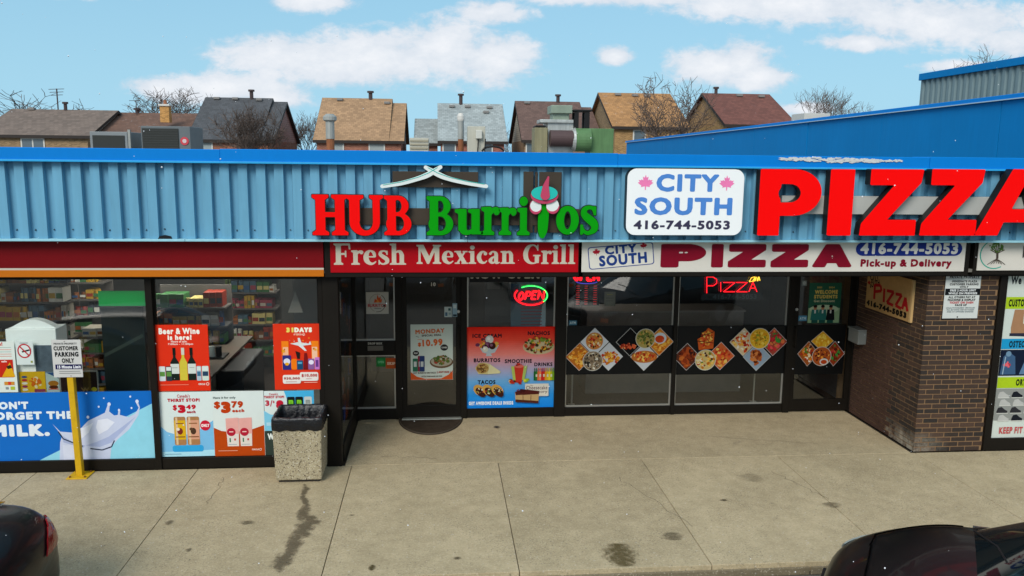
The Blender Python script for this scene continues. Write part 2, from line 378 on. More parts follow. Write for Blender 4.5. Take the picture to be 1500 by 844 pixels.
# ------------------------------------------------------------------ flat print on posters and signs
class Cv:
    """draws in the coordinates of a reference rectangle (l,t,r,b), y down, onto a W x H metre sheet facing -Y"""
    def __init__(s, ref, W, H):
        s.l, s.t, s.r, s.b = ref; s.W = W; s.H = H; s.pic = MB(); s.let = MB(); s.d = .0012; s.rot = 0
    def m(s, x, y): return ((x-s.l)/(s.r-s.l)*s.W, (s.b-y)/(s.b-s.t)*s.H)
    def poly(s, pts, c, mb=None):
        mb = mb or s.pic; s.d += .00012; mb.col = c; q = [s.m(*p) for p in pts]
        tr = tessellate_polygon([[Vector((x, z, 0)) for x, z in q]]); mb.add([(x, -s.d, z) for x, z in q], tr); return s
    def clip(s, pts): return [(min(max(x, s.l), s.r), min(max(y, s.t), s.b)) for x, y in pts]
    def rect(s, x0, y0, x1, y1, c): s.d += .00012; s.pic.col = c; q = [s.m(*p) for p in ((x0, y1), (x1, y1), (x1, y0), (x0, y0))]; s.pic.add([(x, -s.d, z) for x, z in q], [(0, 1, 2, 3)]); return s
    def rr(s, x0, y0, x1, y1, r, c):
        pts = []
        for cx, cy, a in ((x1-r, y0+r, -90), (x1-r, y1-r, 0), (x0+r, y1-r, 90), (x0+r, y0+r, 180)):
            for k in range(5): t = math.radians(a+k*22.5); pts.append((cx+r*math.cos(t), cy+r*math.sin(t)))
        return s.poly(pts, c)
    def ell(s, cx, cy, rx, ry, c, n=14, a=0):
        ca, sa = math.cos(a), math.sin(a)
        pts = [(cx+rx*math.cos(2*PI*i/n)*ca-ry*math.sin(2*PI*i/n)*sa, cy+rx*math.cos(2*PI*i/n)*sa+ry*math.sin(2*PI*i/n)*ca) for i in range(n)]
        s.d += .00012; s.pic.col = c; q = [s.m(*p) for p in pts]; s.pic.add([(x, -s.d, z) for x, z in q], [tuple(range(n-1, -1, -1))]); return s
    def line(s, pts, wd, c):
        for (x0, y0), (x1, y1) in zip(pts, pts[1:]):
            dx, dy = x1-x0, y1-y0; q = math.hypot(dx, dy) or 1; nx, ny = -dy/q*wd/2, dx/q*wd/2
            s.d += .00003; s.pic.col = c; p = [s.m(*p) for p in ((x0+nx, y0+ny), (x0-nx, y0-ny), (x1-nx, y1-ny), (x1+nx, y1+ny))]; s.pic.add([(x, -s.d, z) for x, z in p], [(0, 1, 2, 3)])
        return s
    def ring(s, cx, cy, rx, ry, wd, c, a0=0, a1=360, n=24):
        return s.line([(cx+rx*math.cos(math.radians(a0+(a1-a0)*i/n)), cy+ry*math.sin(math.radians(a0+(a1-a0)*i/n))) for i in range(n+1)], wd, c)
    def grad(s, x0, y0, x1, y1, cs, n=24):
        cs = [srgb(c) for c in cs]
        for i in range(n):
            t = (i+.5)/n*(len(cs)-1); k = min(int(t), len(cs)-2); f = t-k
            c = tuple(a*(1-f)+b*f for a, b in zip(cs[k], cs[k+1])); a = y0+(y1-y0)*i/n; b = y0+(y1-y0)*(i+1)/n
            s.pic.col = c; q = [s.m(*p) for p in ((x0, b), (x1, b), (x1, a), (x0, a))]; s.pic.add([(x, -s.d-.0001, z) for x, z in q], [(0, 1, 2, 3)])
        s.d += .0002; return s
    def text(s, t, x0, y0, x1, y1, c, bold=.03, fn=None, rot=0):
        out, (a0, a1, b0, b1) = layout(t, bold, fn); s.d += .0002; s.let.col = c; cx, cy = (x0+x1)/2, (y0+y1)/2; cr, sr = math.cos(rot), math.sin(rot)
        for lp, tr in out:
            if not lp: continue
            vs = []
            for l in lp:
                for u, v in l:
                    x = x0+(u-a0)/(a1-a0)*(x1-x0); y = y1-(v-b0)/(b1-b0)*(y1-y0)
                    if rot: dx, dy = x-cx, y-cy; x, y = cx+dx*cr-dy*sr, cy+dx*sr+dy*cr
                    X, Z = s.m(x, y); vs.append((X, -s.d, Z))
            s.let.add(vs, tr)
        return s
    def blobs(s, cx, cy, rx, ry, cs, n, r0, r1, dia=False, seed=1):
        g = random.Random(seed)
        for _ in range(n):
            for _ in range(30):
                u, v = g.uniform(-1, 1), g.uniform(-1, 1)
                if (abs(u)+abs(v) < .95) if dia else (u*u+v*v < 1): break
            r = g.uniform(r0, r1)
            k = 1-r/rx*1.05 if dia else 1-r/rx*.6
            s.ell(cx+u*rx*k, cy+v*ry*k, r, r*g.uniform(.45, .9), g.choice(cs), 7, g.uniform(0, PI))
        return s
    def finish(s, root):
        if s.pic.f: s.pic.build('printed_picture', PRINT, root)
        if s.let.f: s.let.build('lettering', PRINT, root)
def rect_on(l, t, r, b, Y):
    mx_, my_ = (l+r)/2, (t+b)/2
    return P(l, my_, 1, Y).x, P(r, my_, 1, Y).x, P(mx_, b, 1, Y).z, P(mx_, t, 1, Y).z
PAPER = {}
def paper(c):
    k = c if isinstance(c, str) else str(c)
    if k not in PAPER: PAPER[k] = mat('paper_'+k, srgb(c), .45, var=.05, vs=6)
    return PAPER[k]
def poster(name, label, cat, zm, ref, Y, bgc, draw, group=None, thick=.004, sheet='sheet', bevel=0):
    ox, oy, s = zm; l, t, r, b = ref
    X0, X1, Z0, Z1 = rect_on(ox+l/s, oy+t/s, ox+r/s, oy+b/s, Y)
    o = thing(name, label, cat, (X0, Y, Z0), 0, group); W, H = X1-X0, Z1-Z0
    B(sheet, paper(bgc), o, 0, W, 0, thick, 0, H, bevel)
    c = Cv(ref, W, H); draw(c); c.finish(o); return o
Z1m = (0, 400, 2.812); Z2m = (210, 400, 2.637); Z3m = (440, 230, 3.261); Z4m = (480, 390, 3.375); Z5m = (820, 390, 3.669); Z6m = (1130, 380, 2.8135); Z7m = (860, 230, 2.344); PXm = (0, 0, 1)

# ================================================================== THE SETTING
RD = 1.805          # depth of the recessed entrance
KY = -2.84          # kerb line
def asphalt():
    m = bpy.data.materials.new('worn_asphalt'); m.use_nodes = True; n = m.node_tree.nodes; l = m.node_tree.links; b = n['Principled BSDF']; b.inputs['Roughness'].default_value = .9
    g = n.new('ShaderNodeNewGeometry'); a = noise(n, l, g.outputs['Position'], .6, 5); c = noise(n, l, g.outputs['Position'], 90, 3, .7)
    f = nmath(n, l, 'ADD', nmath(n, l, 'MULTIPLY', a, .5), nmath(n, l, 'MULTIPLY', c, .9)); r = n.new('ShaderNodeValToRGB'); l.new(f, r.inputs[0])
    r.color_ramp.elements[0].position = .45; r.color_ramp.elements[0].color = (.035, .033, .03, 1); r.color_ramp.elements[1].position = .95; r.color_ramp.elements[1].color = (.17, .155, .13, 1)
    l.new(r.outputs[0], b.inputs['Base Color']); bp = n.new('ShaderNodeBump'); bp.inputs['Distance'].default_value = .01; l.new(c, bp.inputs['Height']); l.new(bp.outputs[0], b.inputs['Normal']); return m
def concrete(name, dark=1., kerb=False):
    m = bpy.data.materials.new(name); m.use_nodes = True; n = m.node_tree.nodes; l = m.node_tree.links; b = n['Principled BSDF']; b.inputs['Roughness'].default_value = .88
    g = n.new('ShaderNodeNewGeometry'); pos = g.outputs['Position']
    big = noise(n, l, pos, .9, 6, .6); mid = noise(n, l, pos, 6, 6, .65); fine = noise(n, l, pos, 32, 6, .8)
    f = nmath(n, l, 'ADD', nmath(n, l, 'ADD', nmath(n, l, 'MULTIPLY', big, .75), nmath(n, l, 'MULTIPLY', mid, .75)), nmath(n, l, 'MULTIPLY', fine, .95))
    oi = n.new('ShaderNodeObjectInfo'); f = nmath(n, l, 'ADD', f, nmath(n, l, 'MULTIPLY', oi.outputs['Random'], .10))
    f = nmath(n, l, 'DIVIDE', nmath(n, l, 'SUBTRACT', f, .90), .82, clamp=True); r = n.new('ShaderNodeValToRGB'); l.new(f, r.inputs[0]); e = r.color_ramp.elements
    e[0].position = .0; e[0].color = (.285*dark, .225*dark, .128*dark, 1); e[1].position = 1.0; e[1].color = (.59*dark, .48*dark, .30*dark, 1)
    # aggregate specks
    vo = n.new('ShaderNodeTexVoronoi'); vo.inputs['Scale'].default_value = 21; l.new(pos, vo.inputs['Vector'])
    sp1 = n.new('ShaderNodeMapRange'); l.new(vo.outputs['Distance'], sp1.inputs[0]); sp1.inputs[1].default_value = .22; sp1.inputs[2].default_value = .10
    wn = n.new('ShaderNodeTexWhiteNoise'); l.new(vo.outputs['Position'], wn.inputs['Vector'])
    hot = nmath(n, l, 'MULTIPLY', sp1.outputs[0], nmath(n, l, 'GREATER_THAN', wn.outputs['Value'], .80)); dk = nmath(n, l, 'MULTIPLY', sp1.outputs[0], nmath(n, l, 'LESS_THAN', wn.outputs['Value'], .30))
    m1 = n.new('ShaderNodeMix'); m1.data_type = 'RGBA'; l.new(nmath(n, l, 'MULTIPLY', hot, .45), m1.inputs[0]); l.new(r.outputs[0], m1.inputs[6]); m1.inputs[7].default_value = (.62, .6, .55, 1)
    m2 = n.new('ShaderNodeMix'); m2.data_type = 'RGBA'; l.new(nmath(n, l, 'MULTIPLY', dk, .6), m2.inputs[0]); l.new(m1.outputs[2], m2.inputs[6]); m2.inputs[7].default_value = (.09, .08, .065, 1)
    # sparse gum and grime spots
    st = noise(n, l, pos, 3.1, 7, .7, .4); sm = n.new('ShaderNodeMapRange'); l.new(st, sm.inputs[0]); sm.inputs[1].default_value = .66; sm.inputs[2].default_value = .73
    pit = noise(n, l, pos, 55, 2, .6); patch = n.new('ShaderNodeMapRange'); l.new(noise(n, l, pos, 1.1, 4, .6), patch.inputs[0]); patch.inputs[1].default_value = .42; patch.inputs[2].default_value = .62
    pm_ = nmath(n, l, 'MULTIPLY', nmath(n, l, 'GREATER_THAN', pit, .60), nmath(n, l, 'ADD', nmath(n, l, 'MULTIPLY', patch.outputs[0], .45), .12))
    m2b = n.new('ShaderNodeMix'); m2b.data_type = 'RGBA'; l.new(pm_, m2b.inputs[0]); l.new(m2.outputs[2], m2b.inputs[6]); m2b.inputs[7].default_value = (.10, .085, .06, 1); m2 = m2b
    lit = noise(n, l, pos, 48, 2, .6); lm_ = nmath(n, l, 'MULTIPLY', nmath(n, l, 'GREATER_THAN', lit, .63), .35); m2c = n.new('ShaderNodeMix'); m2c.data_type = 'RGBA'; l.new(lm_, m2c.inputs[0]); l.new(m2.outputs[2], m2c.inputs[6]); m2c.inputs[7].default_value = (.62, .56, .44, 1); m2 = m2c
    m3 = n.new('ShaderNodeMix'); m3.data_type = 'RGBA'; l.new(nmath(n, l, 'MULTIPLY', sm.outputs[0], .5), m3.inputs[0]); l.new(m2.outputs[2], m3.inputs[6]); m3.inputs[7].default_value = (.1, .085, .065, 1)
    l.new(m3.outputs[2], b.inputs['Base Color'])
    bp = n.new('ShaderNodeBump'); bp.inputs['Distance'].default_value = .006; bp.inputs['Strength'].default_value = .6; l.new(nmath(n, l, 'ADD', fine, mid), bp.inputs['Height']); l.new(bp.outputs[0], b.inputs['Normal']); MATS[name] = m; return m
CONC = concrete('weathered_concrete'); CONC2 = concrete('recess_concrete', .95)  # recess slab: same concrete, slightly darker
g = MB().add([(-600, -600, -.13), (600, -600, -.13), (600, 900, -.13), (-600, 900, -.13)], [(0, 1, 2, 3)]).build('asphalt_ground', asphalt()); structure(g)
pav = MB().box(-14, 18, KY+.05, 20, -.128, -.03).build('pavement', mat('joint_dirt', (.055, .045, .032), .95)); structure(pav)
def slab(x0, x1, y0, y1, m=CONC, name='concrete_slab', gap=.004):
    o = MB().box(x0+gap, x1-gap, y0+gap, y1-gap, -.1, 0).build(name, m, pav, bevel=.004); return o
xs = [-12, -9.5, -7, -4.88, -2.97, -1.09, .755, 2.62, 4.45, 6.36, 8.2, 10, 12, 14]
KW = .17
for a, b in zip(xs, xs[1:]): slab(a, b, KY, -.03)
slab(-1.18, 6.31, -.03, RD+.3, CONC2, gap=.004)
kd = concrete('kerb_concrete', .42)
for i in range(10):
    o = MB().box(-12+i*2.6+.004, -12+(i+1)*2.6-.004, KY-.02, KY+.004, -.13, -.045).build('kerb_stone', kd, pav, bevel=.018)
# pieces of dirt and stains lying on the slabs
def stain(pts, colr, name='stain', alpha=.75, nsc=14, soft=.25, z=.003):
    m = bpy.data.materials.new(name+'_film'); m.use_nodes = True; n = m.node_tree.nodes; l = m.node_tree.links; b = n['Principled BSDF']; b.inputs['Base Color'].default_value = colr+(1,); b.inputs['Roughness'].default_value = .7
    tcx = n.new('ShaderNodeVertexColor'); tcx.layer_name = 'Col'; g = n.new('ShaderNodeNewGeometry'); nz = noise(n, l, g.outputs['Position'], nsc, 8, .7)
    f = nmath(n, l, 'ADD', tcx.outputs[0], nmath(n, l, 'MULTIPLY', nmath(n, l, 'SUBTRACT', nz, .5), 1.6)); mr = n.new('ShaderNodeMapRange'); l.new(f, mr.inputs[0]); mr.inputs[1].default_value = .5-soft; mr.inputs[2].default_value = .5+soft; mr.inputs[4].default_value = alpha
    l.new(mr.outputs[0], b.inputs['Alpha'])
    # ribbon strip with a falloff across it: pts = (x, y, halfwidth)
    mb = MB(); k = len(pts); prof = [(-1, 0), (-.55, .45), (0, .8), (.55, .45), (1, 0)]; vs = []; cols = []
    for i, (x, y, w_) in enumerate(pts):
        e = 0 if i in (0, k-1) else 1
        for u, c in prof: vs.append((x+u*w_, y, z)); cols.append(c*e)
    fs = [(i*5+j, i*5+j+1, (i+1)*5+j+1, (i+1)*5+j) for i in range(k-1) for j in range(4)]
    me = bpy.data.meshes.new(name); me.from_pydata(vs, [], fs); a = me.color_attributes.new('Col', 'FLOAT_COLOR', 'POINT'); a.data.foreach_set('color', [q for c in cols for q in (c, c, c, 1)]); me.materials.append(m)
    o = bpy.data.objects.new(name, me); col.objects.link(o); o.parent = pav; return o
sp_ = [(446, 706, .07), (449, 716, .07), (443, 728, .06), (449, 740, .07), (443, 752, .12), (455, 764, .2), (443, 778, .17), (436, 790, .15), (430, 802, .13), (418, 816, .17), (410, 830, .15), (404, 846, .14)]
stain([(lambda q: (q.x, q.y, w_))(P(x, y, 2, 0)) for x, y, w_ in sp_], (.10, .075, .042), 'spill_stain', .6, nsc=9, soft=.16)
def blot(px, py, rx, ry, a=.5, c=(.08, .06, .03), nsc=14):
    q = P(px, py, 2, 0); stain([(q.x, q.y+ry*math.cos(PI*i/6), rx*max(.15, math.sin(PI*i/6))) for i in range(7)], c, 'stain', a, nsc)
blot(909, 813, .26, .26, .7, (.10, .072, .02), 18); blot(728, 626, .09, .06, .8, (.03, .02, .015)); blot(985, 786, .18, .1, .45); blot(362, 766, .13, .05, .5); blot(248, 766, .08, .06, .5); blot(277, 806, .05, .04, .5)
blot(515, 755, .06, .02, .5); blot(1060, 733, .08, .03, .7); blot(1218, 740, .16, .08, .45); blot(645, 616, .1, .06, .5); blot(525, 616, .1, .05, .8, (.02, .015, .01)); blot(1100, 700, .25, .14, .22); blot(670, 818, .07, .03, .6); blot(545, 832, .05, .06, .8, (.07, .05, .012))

for (xa, ya, xb, yb, sd_) in ((1217, 733, 1130, 690, 1), (905, 700, 1015, 770, 2), (330, 700, 300, 740, 3), (560, 668, 640, 672, 4), (1040, 640, 1200, 650, 5)):
    g_ = random.Random(sd_); A_ = P(xa, ya, 2, 0); B_ = P(xb, yb, 2, 0); n_ = 14; ln = MB(); prev = None
    for i in range(n_+1):
        q = A_.lerp(B_, i/n_)+Vector((g_.uniform(-.03, .03), g_.uniform(-.03, .03), .0022)); 
        if prev is not None: d_ = (q-prev).normalized(); nn_ = Vector((-d_.y, d_.x, 0))*.0022; ln.add([prev-nn_, q-nn_, q+nn_, prev+nn_], [(0, 1, 2, 3)])
        prev = q
    ln.build('hairline_crack', mat('crack_dirt', (.07, .055, .04), .95), pav)

# ================================================================== THE PLAZA BUILDING
plaza = thing('shopping_plaza', 'long single storey shopping plaza with pale blue ribbed fascia above glass shopfronts and brown brick', 'building')
XL, XR = -9., 13.
FB, FT = 2.885, 3.76     # fascia bottom / top
def panel_mesh(n=4, p=.2035, h=FT-FB):
    mb = MB(); prof = []
    for i in range(n):
        x = i*p; prof += [(x, 0), (x+.104, 0), (x+.110, .062), (x+.192, .062)]
    prof.append((n*p, 0)); m = len(prof)
    vs = [(x, y, 0) for x, y in prof]+[(x, y, h) for x, y in prof]
    # small stiffening bead along the bottom fixing line
    mb.add(vs, [(i, i+1, m+i+1, m+i) for i in range(m-1)]); return mb.mesh('fascia_panel', LBLUE)
pm = panel_mesh(); SCR = mat('fixing_screw', (.05, .08, .1), .5)
k = 0; x = XL
while x < XR:
    o = bpy.data.objects.new('fascia_panel', pm); col.objects.link(o); o.parent = plaza; o.location = (x, -.28 + (k % 2)*.002, FB)
    for j in range(4):
        if -5.4 < x < 8 and rnd.random() < .7:
            q = MB().tube((x+j*.2035+.155, -.228, FB+.1+rnd.uniform(-.015, .015)), (x+j*.2035+.155, -.214, FB+.1), .008, n=6).build('screw', SCR, plaza)
    x += .814; k += 1
MB().prism([(-3.21, FB+.0), (-3.19, FB+.03), (-3.13, FB+.045), (-3.06, FB+.03), (-3.05, FB)], -.283, -.281).build('dent', mat('dented_hole', (.01, .012, .015), .9), plaza)
B('fascia_backing', mat('sheathing', (.06, .06, .06), .9), plaza, XL, XR, -.20, -.02, FB-.001, 3.75)
B('sign_backing', MATS['sheathing'], plaza, XL, XR, -.03, -.021, 2.45, FB-.002)
# ledge / drip under the ribs
for a, b in zip([XL, -6.1, -2.9, .35, 3.4, 6.6, 9.8], [-6.1, -2.9, .35, 3.4, 6.6, 9.8, XR]):
    B('drip_flashing', LEDGE, plaza, a+.002, b-.002, -.315, -.16, FB-.028, FB-.001, .004)
# coping pieces
cxs = [XL, P(322, 218, 1, -.34).x, P(905, 232, 1, -.34).x, P(1362, 235, 1, -.34).x, XR]
for i, (a, b) in enumerate(zip(cxs, cxs[1:])):
    dz = .006*(i % 2)
    B('coping', BLUE, plaza, a+.001, b-.001, -.345-dz, .05, 3.765, 3.908+dz, .006)
    B('coping_drip_edge', mat('bright_blue_edge', (.03, .36, .72), .4, var=.2, vs=3), plaza, a+.001, b-.001, -.362-dz, -.346-dz, 3.752, 3.775, .003)
# peeled paint on the coping
pe = MB()
for _ in range(260):
    t = rnd.random()**.8; cx = P(1145+t*178, 233, 1, -.353).x; env = (.016+.022*math.sin(PI*min(1, t*1.15))) if t < .8 else .010; cz = 3.872-.012*t+rnd.uniform(-1, .8)*env*.8
    r = rnd.uniform(.006, .05)*(1 if t < .8 else .6); pts = [(cx+r*rnd.uniform(.4, 1.5)*math.cos(2*PI*i/11), cz+min(.010, r*.4)*rnd.uniform(.3, 1.5)*math.sin(2*PI*i/11)) for i in range(11)]
    pe.add([(a_, -.3535-.00002*_, b_) for a_, b_ in pts], [tuple(range(10, -1, -1))])
pe.build('peeled_paint', mat('bare_primer', (.62, .62, .6), .7), plaza)
# roof deck and shell
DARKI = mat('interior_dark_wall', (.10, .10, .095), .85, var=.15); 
B('roof_deck', mat('gravel_roof', (.2, .19, .18), .95, var=.3, vs=3), plaza, XL, XR, -.02, 26, 3.45, 3.55)
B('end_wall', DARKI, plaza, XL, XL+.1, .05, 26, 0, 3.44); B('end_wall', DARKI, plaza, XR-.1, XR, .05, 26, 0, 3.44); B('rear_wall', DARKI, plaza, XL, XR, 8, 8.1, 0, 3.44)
B('soffit', mat('soffit_panel', (.16, .15, .13), .8, var=.1), plaza, XL, XR, -.14, RD+.3, 2.46, 2.50)
# --- sign bands (boxes hanging under the fascia)
def band(x0p, x1p, ytp, ybp, Y=-.15): return rect_on(x0p, ytp, x1p, ybp, Y)
X0, X1, Z0, Z1 = band(-90, 474, 349, 405.5); X0 = XL; Z1 = FB-.03; Z0 = 2.425
rs = thing('sign_band', 'faded maroon illuminated sign band with orange lower stripe above the convenience store windows', 'sign', (X0, -.15, Z0))
W, H = X1-X0, Z1-Z0
B('housing', BRONZE, rs, 0, W, .001, .10, 0, H)
mt = mat('maroon_face', (.165, .003, .006), .45, var=.16, vs=1.2, spec=.12)
for a, b in ((0, 3.0), (3.0, W)): B('face_panel', mt, rs, a+.001, b-.001, -.012, 0, .105, H-.004, .002)
B('white_stripe', mat('cream_stripe', (.55, .5, .42), .5), rs, 0, W, -.013, 0, .082, .104); B('orange_stripe', mat('orange_stripe', (.52, .14, .003), .45, var=.1), rs, 0, W, -.016, 0, .0, .081, .003)
# Fresh Mexican Grill
X0, X1, Z0, Z1 = band(484, 847, 352, 399)
Z1 = FB-.032
ms = thing('sign_box', 'long red lightbox reading Fresh Mexican Grill in cream serif letters', 'sign', (X0, -.15, Z0)); W, H = X1-X0, Z1-Z0
B('frame', BRONZE, ms, -.07, W+.06, .002, .12, -.055, H)
B('face', mat('red_sign_face', (.38, .002, .007), .45, var=.12, vs=1.5, spec=.12), ms, 0, W, -.012, 0, .0, H, .002)
c = Cv((142, 400, 1330, 547), W, H); c.d = .013
cr = (.55, .50, .40)
c.text('Fresh', 158, 412, 498, 512, cr, .006, serif); c.text('Mexican', 548, 418, 1020, 508, cr, .006, serif); c.text('Grill', 1060, 415, 1315, 508, cr, .006, serif); c.finish(ms)
# lower CITY SOUTH PIZZA band
X0, X1, Z0, Z1 = band(852, 1413, 352, 398); Z1 = FB-.032
cs_ = thing('sign_box', 'long white lightbox reading City South Pizza with phone number in a blue oval', 'sign', (X0, -.15, Z0)); W, H = X1-X0, Z1-Z0
B('frame', BRONZE, cs_, -.03, W+.07, .002, .12, -.055, H); B('face', mat('white_sign_face', (.62, .59, .53), .5, spec=.1, var=.1, vs=1.5), cs_, 0, W, -.012, 0, 0, H, .002)
c = Cv((2, 284, 1300, 394), W, H); c.d = .013
LEAF = [(0, 1), (.12, .62), (.35, .75), (.28, .28), (.5, .42), (.55, .3), (.85, .35), (.72, .1), (.95, .0), (.5, -.38), (.55, -.55), (.08, -.45), (.06, -.9), (-.06, -.9), (-.08, -.45), (-.55, -.55), (-.5, -.38), (-.95, .0), (-.72, .1), (-.85, .35), (-.55, .3), (-.5, .42), (-.28, .28), (-.35, .75), (-.12, .62)]
def leaf(c, cx, cy, r, k, ra=0):
    ca, sa = math.cos(ra), math.sin(ra); c.poly([(cx+r*(x*ca-y*sa), cy-r*(y*ca+x*sa)) for x, y in LEAF], k)
NV = '1c2a78'
def rot_rr(c, cx, cy, w_, h_, r, a, k):
    pts = []
    for sx_, sy2, a0 in ((1, -1, -90), (1, 1, 0), (-1, 1, 90), (-1, -1, 180)):
        for q in range(5): t = math.radians(a0+q*22.5); pts.append((sx_*(w_/2-r)+r*math.cos(t), sy2*(h_/2-r)+r*math.sin(t)))
    c.poly([(cx+x*math.cos(a)-y*math.sin(a), cy+x*math.sin(a)+y*math.cos(a)) for x, y in pts], k)
ra = math.radians(-5.5)
rot_rr(c, 130, 336, 214, 80, 10, ra, '3a4a86'); rot_rr(c, 130, 336, 208, 74, 8, ra, 'd5d2c8')
leaf(c, 49, 322, 14, 'a01c2c', .1); leaf(c, 202, 299, 13, 'a01c2c', .1)
c.text('CITY', 76, 296, 180, 328, '1f3a7a', .05, rot=ra); c.text('SOUTH', 58, 328, 215, 368, '1f3a7a', .05, rot=ra)
MR = '7d0c24'
def block(ch, r=.04):       # heavy rounded sans: P I Z A
    t = .27
    d = {'P': ([('+p', [(0, 0), (t, 0), (t, 1), (0, 1)])]+D_(.1, .52, .30, 1, .36)+D_(t-.001, .50, .55, .76, .12, '-'), .9),
         'I': ([rc(0, 0, t, 1)], t), 'Z': ([('+p', [(0, 1), (.98, 1), (.98, .80), (.45, .24), (.99, .24), (.99, 0), (-.02, 0), (-.02, .2), (.52, .76), (0, .76)])], .97),
         'A': ([('+p', [(0, 0), (.36, 1), (.68, 1), (1.06, 0), (.78, 0), (.71, .2), (.33, .2), (.27, 0)]), ('-p', [(.40, .38), (.65, .38), (.52, .76)])], 1.06)}
    pr, adv = d[ch]; lp = shape(pr, (-.1, adv+.15, -.1, 1.1), .02, r); return lp, tris(lp), adv
def put(c, ch, x0, y0, x1, y1, k, r=.04):
    lp, tr, _ = block(ch, r); pts = [p for l in lp for p in l]; a0 = min(p[0] for p in pts); a1 = max(p[0] for p in pts); b0 = min(p[1] for p in pts); b1 = max(p[1] for p in pts)
    c.d += .0002; c.let.col = k; vs = []
    for u, v in pts: X, Z = c.m(x0+(u-a0)/(a1-a0)*(x1-x0), y1-(v-b0)/(b1-b0)*(y1-y0)); vs.append((X, -c.d, Z))
    c.let.add(vs, tr)
for ch, a, b in (('P', 260, 410), ('I', 428, 468), ('Z', 484, 612), ('Z', 628, 756), ('A', 770, 905)): put(c, ch, a, 293, b, 378, MR, .07)
c.rr(916, 285, 1287, 336, 25, '1a2f7c'); c.text('416-744-5053', 932, 288, 1272, 330, 'd6d3cc', .05); c.text('Pick-up & Delivery', 936, 348, 1254, 384, MR, .055); c.finish(cs_)
# tree logo band
X0, X1, Z0, Z1 = band(1432, 1620, 352, 396); Z1 = FB-.032
ts = thing('sign_box', 'white lightbox with a green tree emblem in a teal ring at the right end', 'sign', (X0, -.15, Z0)); W, H = X1-X0, Z1-Z0
B('frame', BRONZE, ts, -.045, W+.07, .002, .12, -.055, H); B('face', MATS['white_sign_face'], ts, 0, W, -.012, 0, 0, H, .002)
c = Cv((1432, 352, 1620, 396), W, H); c.d = .013
c.ring(1456, 371, 21, 22, 1.6, '2f9c88', 60, 300); c.line([(1460, 378), (1459, 366)], 3.4, '4a4038')
for a in range(-70, 71, 20): c.line([(1459, 370), (1459+11*math.sin(math.radians(a)), 368-11*math.cos(math.radians(a)))], 1.2, '4a4038')
c.blobs(1459, 360, 13, 8, ['5c7a3a', '6c8846', '4a6630'], 26, 1.2, 2.6, seed=4)
for dx in (-13, -8, -4, 0, 4, 8, 13): c.line([(1459, 378), (1459+dx*.5, 382), (1459+dx, 385+abs(dx)*.15)], .9, '4a4038')
c.text('H', 1496, 358, 1506, 376, '3a3a3a', .03); c.finish(ts)
B('sign_divider', BRONZE, plaza, P(849.5, 380, 1, -.15).x-.02, P(849.5, 380, 1, -.15).x+.01, -.12, .0, 2.40, FB-.03)
# header beam behind the bands
B('header', BRONZE, plaza, XL, XR, -.04, .10, 2.392, 2.445)

# --- channel letter sign HUB Burritos
FY = -.30
hs_ = thing('channel_letter_sign', 'red and green channel letters reading HUB Burritos with white roof shaped ornament', 'sign', (0, FY, 0))
def zx(x, y, zm=Z3m, Y=-.40): q = P(zm[0]+x/zm[2], zm[1]+y/zm[2], 1, Y); return q.x, q.z
GREEN = mat('green_acrylic', (.002, .30, .004), .5, var=.03, spec=.08); RED2 = mat('red_acrylic_dark_return', (.30, .004, .004), .4); GRN2 = mat('green_return', (.01, .07, .015), .45); BROWN = mat('brown_raceway', (.055, .042, .030), .5, var=.12); WHT = mat('white_acrylic', (.72, .78, .76), .35)
def glyph3d(name, parent, loops, box_px, m_face, m_side, zm=Z3m, y0=-.40, depth=.09, oy=FY, trim=None):
    pts = [p for l in loops for p in l]; a0 = min(p[0] for p in pts); a1 = max(p[0] for p in pts); b0 = min(p[1] for p in pts); b1 = max(p[1] for p in pts)
    x0, t, x1, b = box_px; my_ = (t+b)/2; mx_ = (x0+x1)/2
    XA = zx(x0, my_, zm, y0)[0]; XB = zx(x1, my_, zm, y0)[0]; ZB = zx(mx_, b, zm, y0)[1]; ZT = zx(mx_, t, zm, y0)[1]
    fx = lambda u, v: (XA+(u-a0)/(a1-a0)*(XB-XA), ZB+(v-b0)/(b1-b0)*(ZT-ZB))
    mb = MB(); solid(mb, loops, tris(loops), fx, y0-oy, y0-oy+depth)
    n = len(mesh_faces := mb.f); nt_ = len(tris(loops))*2; mb.m = [0 if i < nt_ else 1 for i in range(n)]
    ob = mb.build(name, [m_face, m_side], parent)
    if trim: t2 = MB(); solid(t2, trim, tris(trim), fx, y0-oy+.010, y0-oy+.018); t2.build('trim_cap', BLKT, ob)
    return ob
BLKT = mat('dark_trim_cap', (.010, .022, .012), .5)
for i_, (ch, bx) in enumerate((('H', (56, 180, 228, 374)), ('U', (216, 182, 396, 376)), ('B', (400, 185, 530, 374)))):
    glyph3d('letter', hs_, serif(ch, .012)[0], bx, RED, RED2, y0=-.40-.003*i_, trim=serif(ch, .030)[0])
for ch, bx in (('B', (603, 188, 730, 374)), ('u', (738, 248, 872, 373)), ('r', (864, 238, 952, 373)), ('r', (948, 242, 1032, 373)), ('o', (1222, 234, 1330, 371)), ('s', (1338, 232, 1424, 373)), ('i', (1036, 190, 1096, 374))):
    glyph3d('letter', hs_, serif(ch, .014)[0], bx, GREEN, GRN2, y0=-.40-.0027*(bx[0] % 7), trim=serif(ch, .034)[0])
def zshape(prims, ext, h=2., grow=0): return shape([(p[0],)+tuple(([tuple([q[0], -q[1]]+list(q[2:])) for q in p[1]],) if p[0][1] != 'e' else (p[1], -p[2], p[3], p[4])) for p in prims], (ext[0], ext[1], -ext[3], -ext[2]), h, grow)
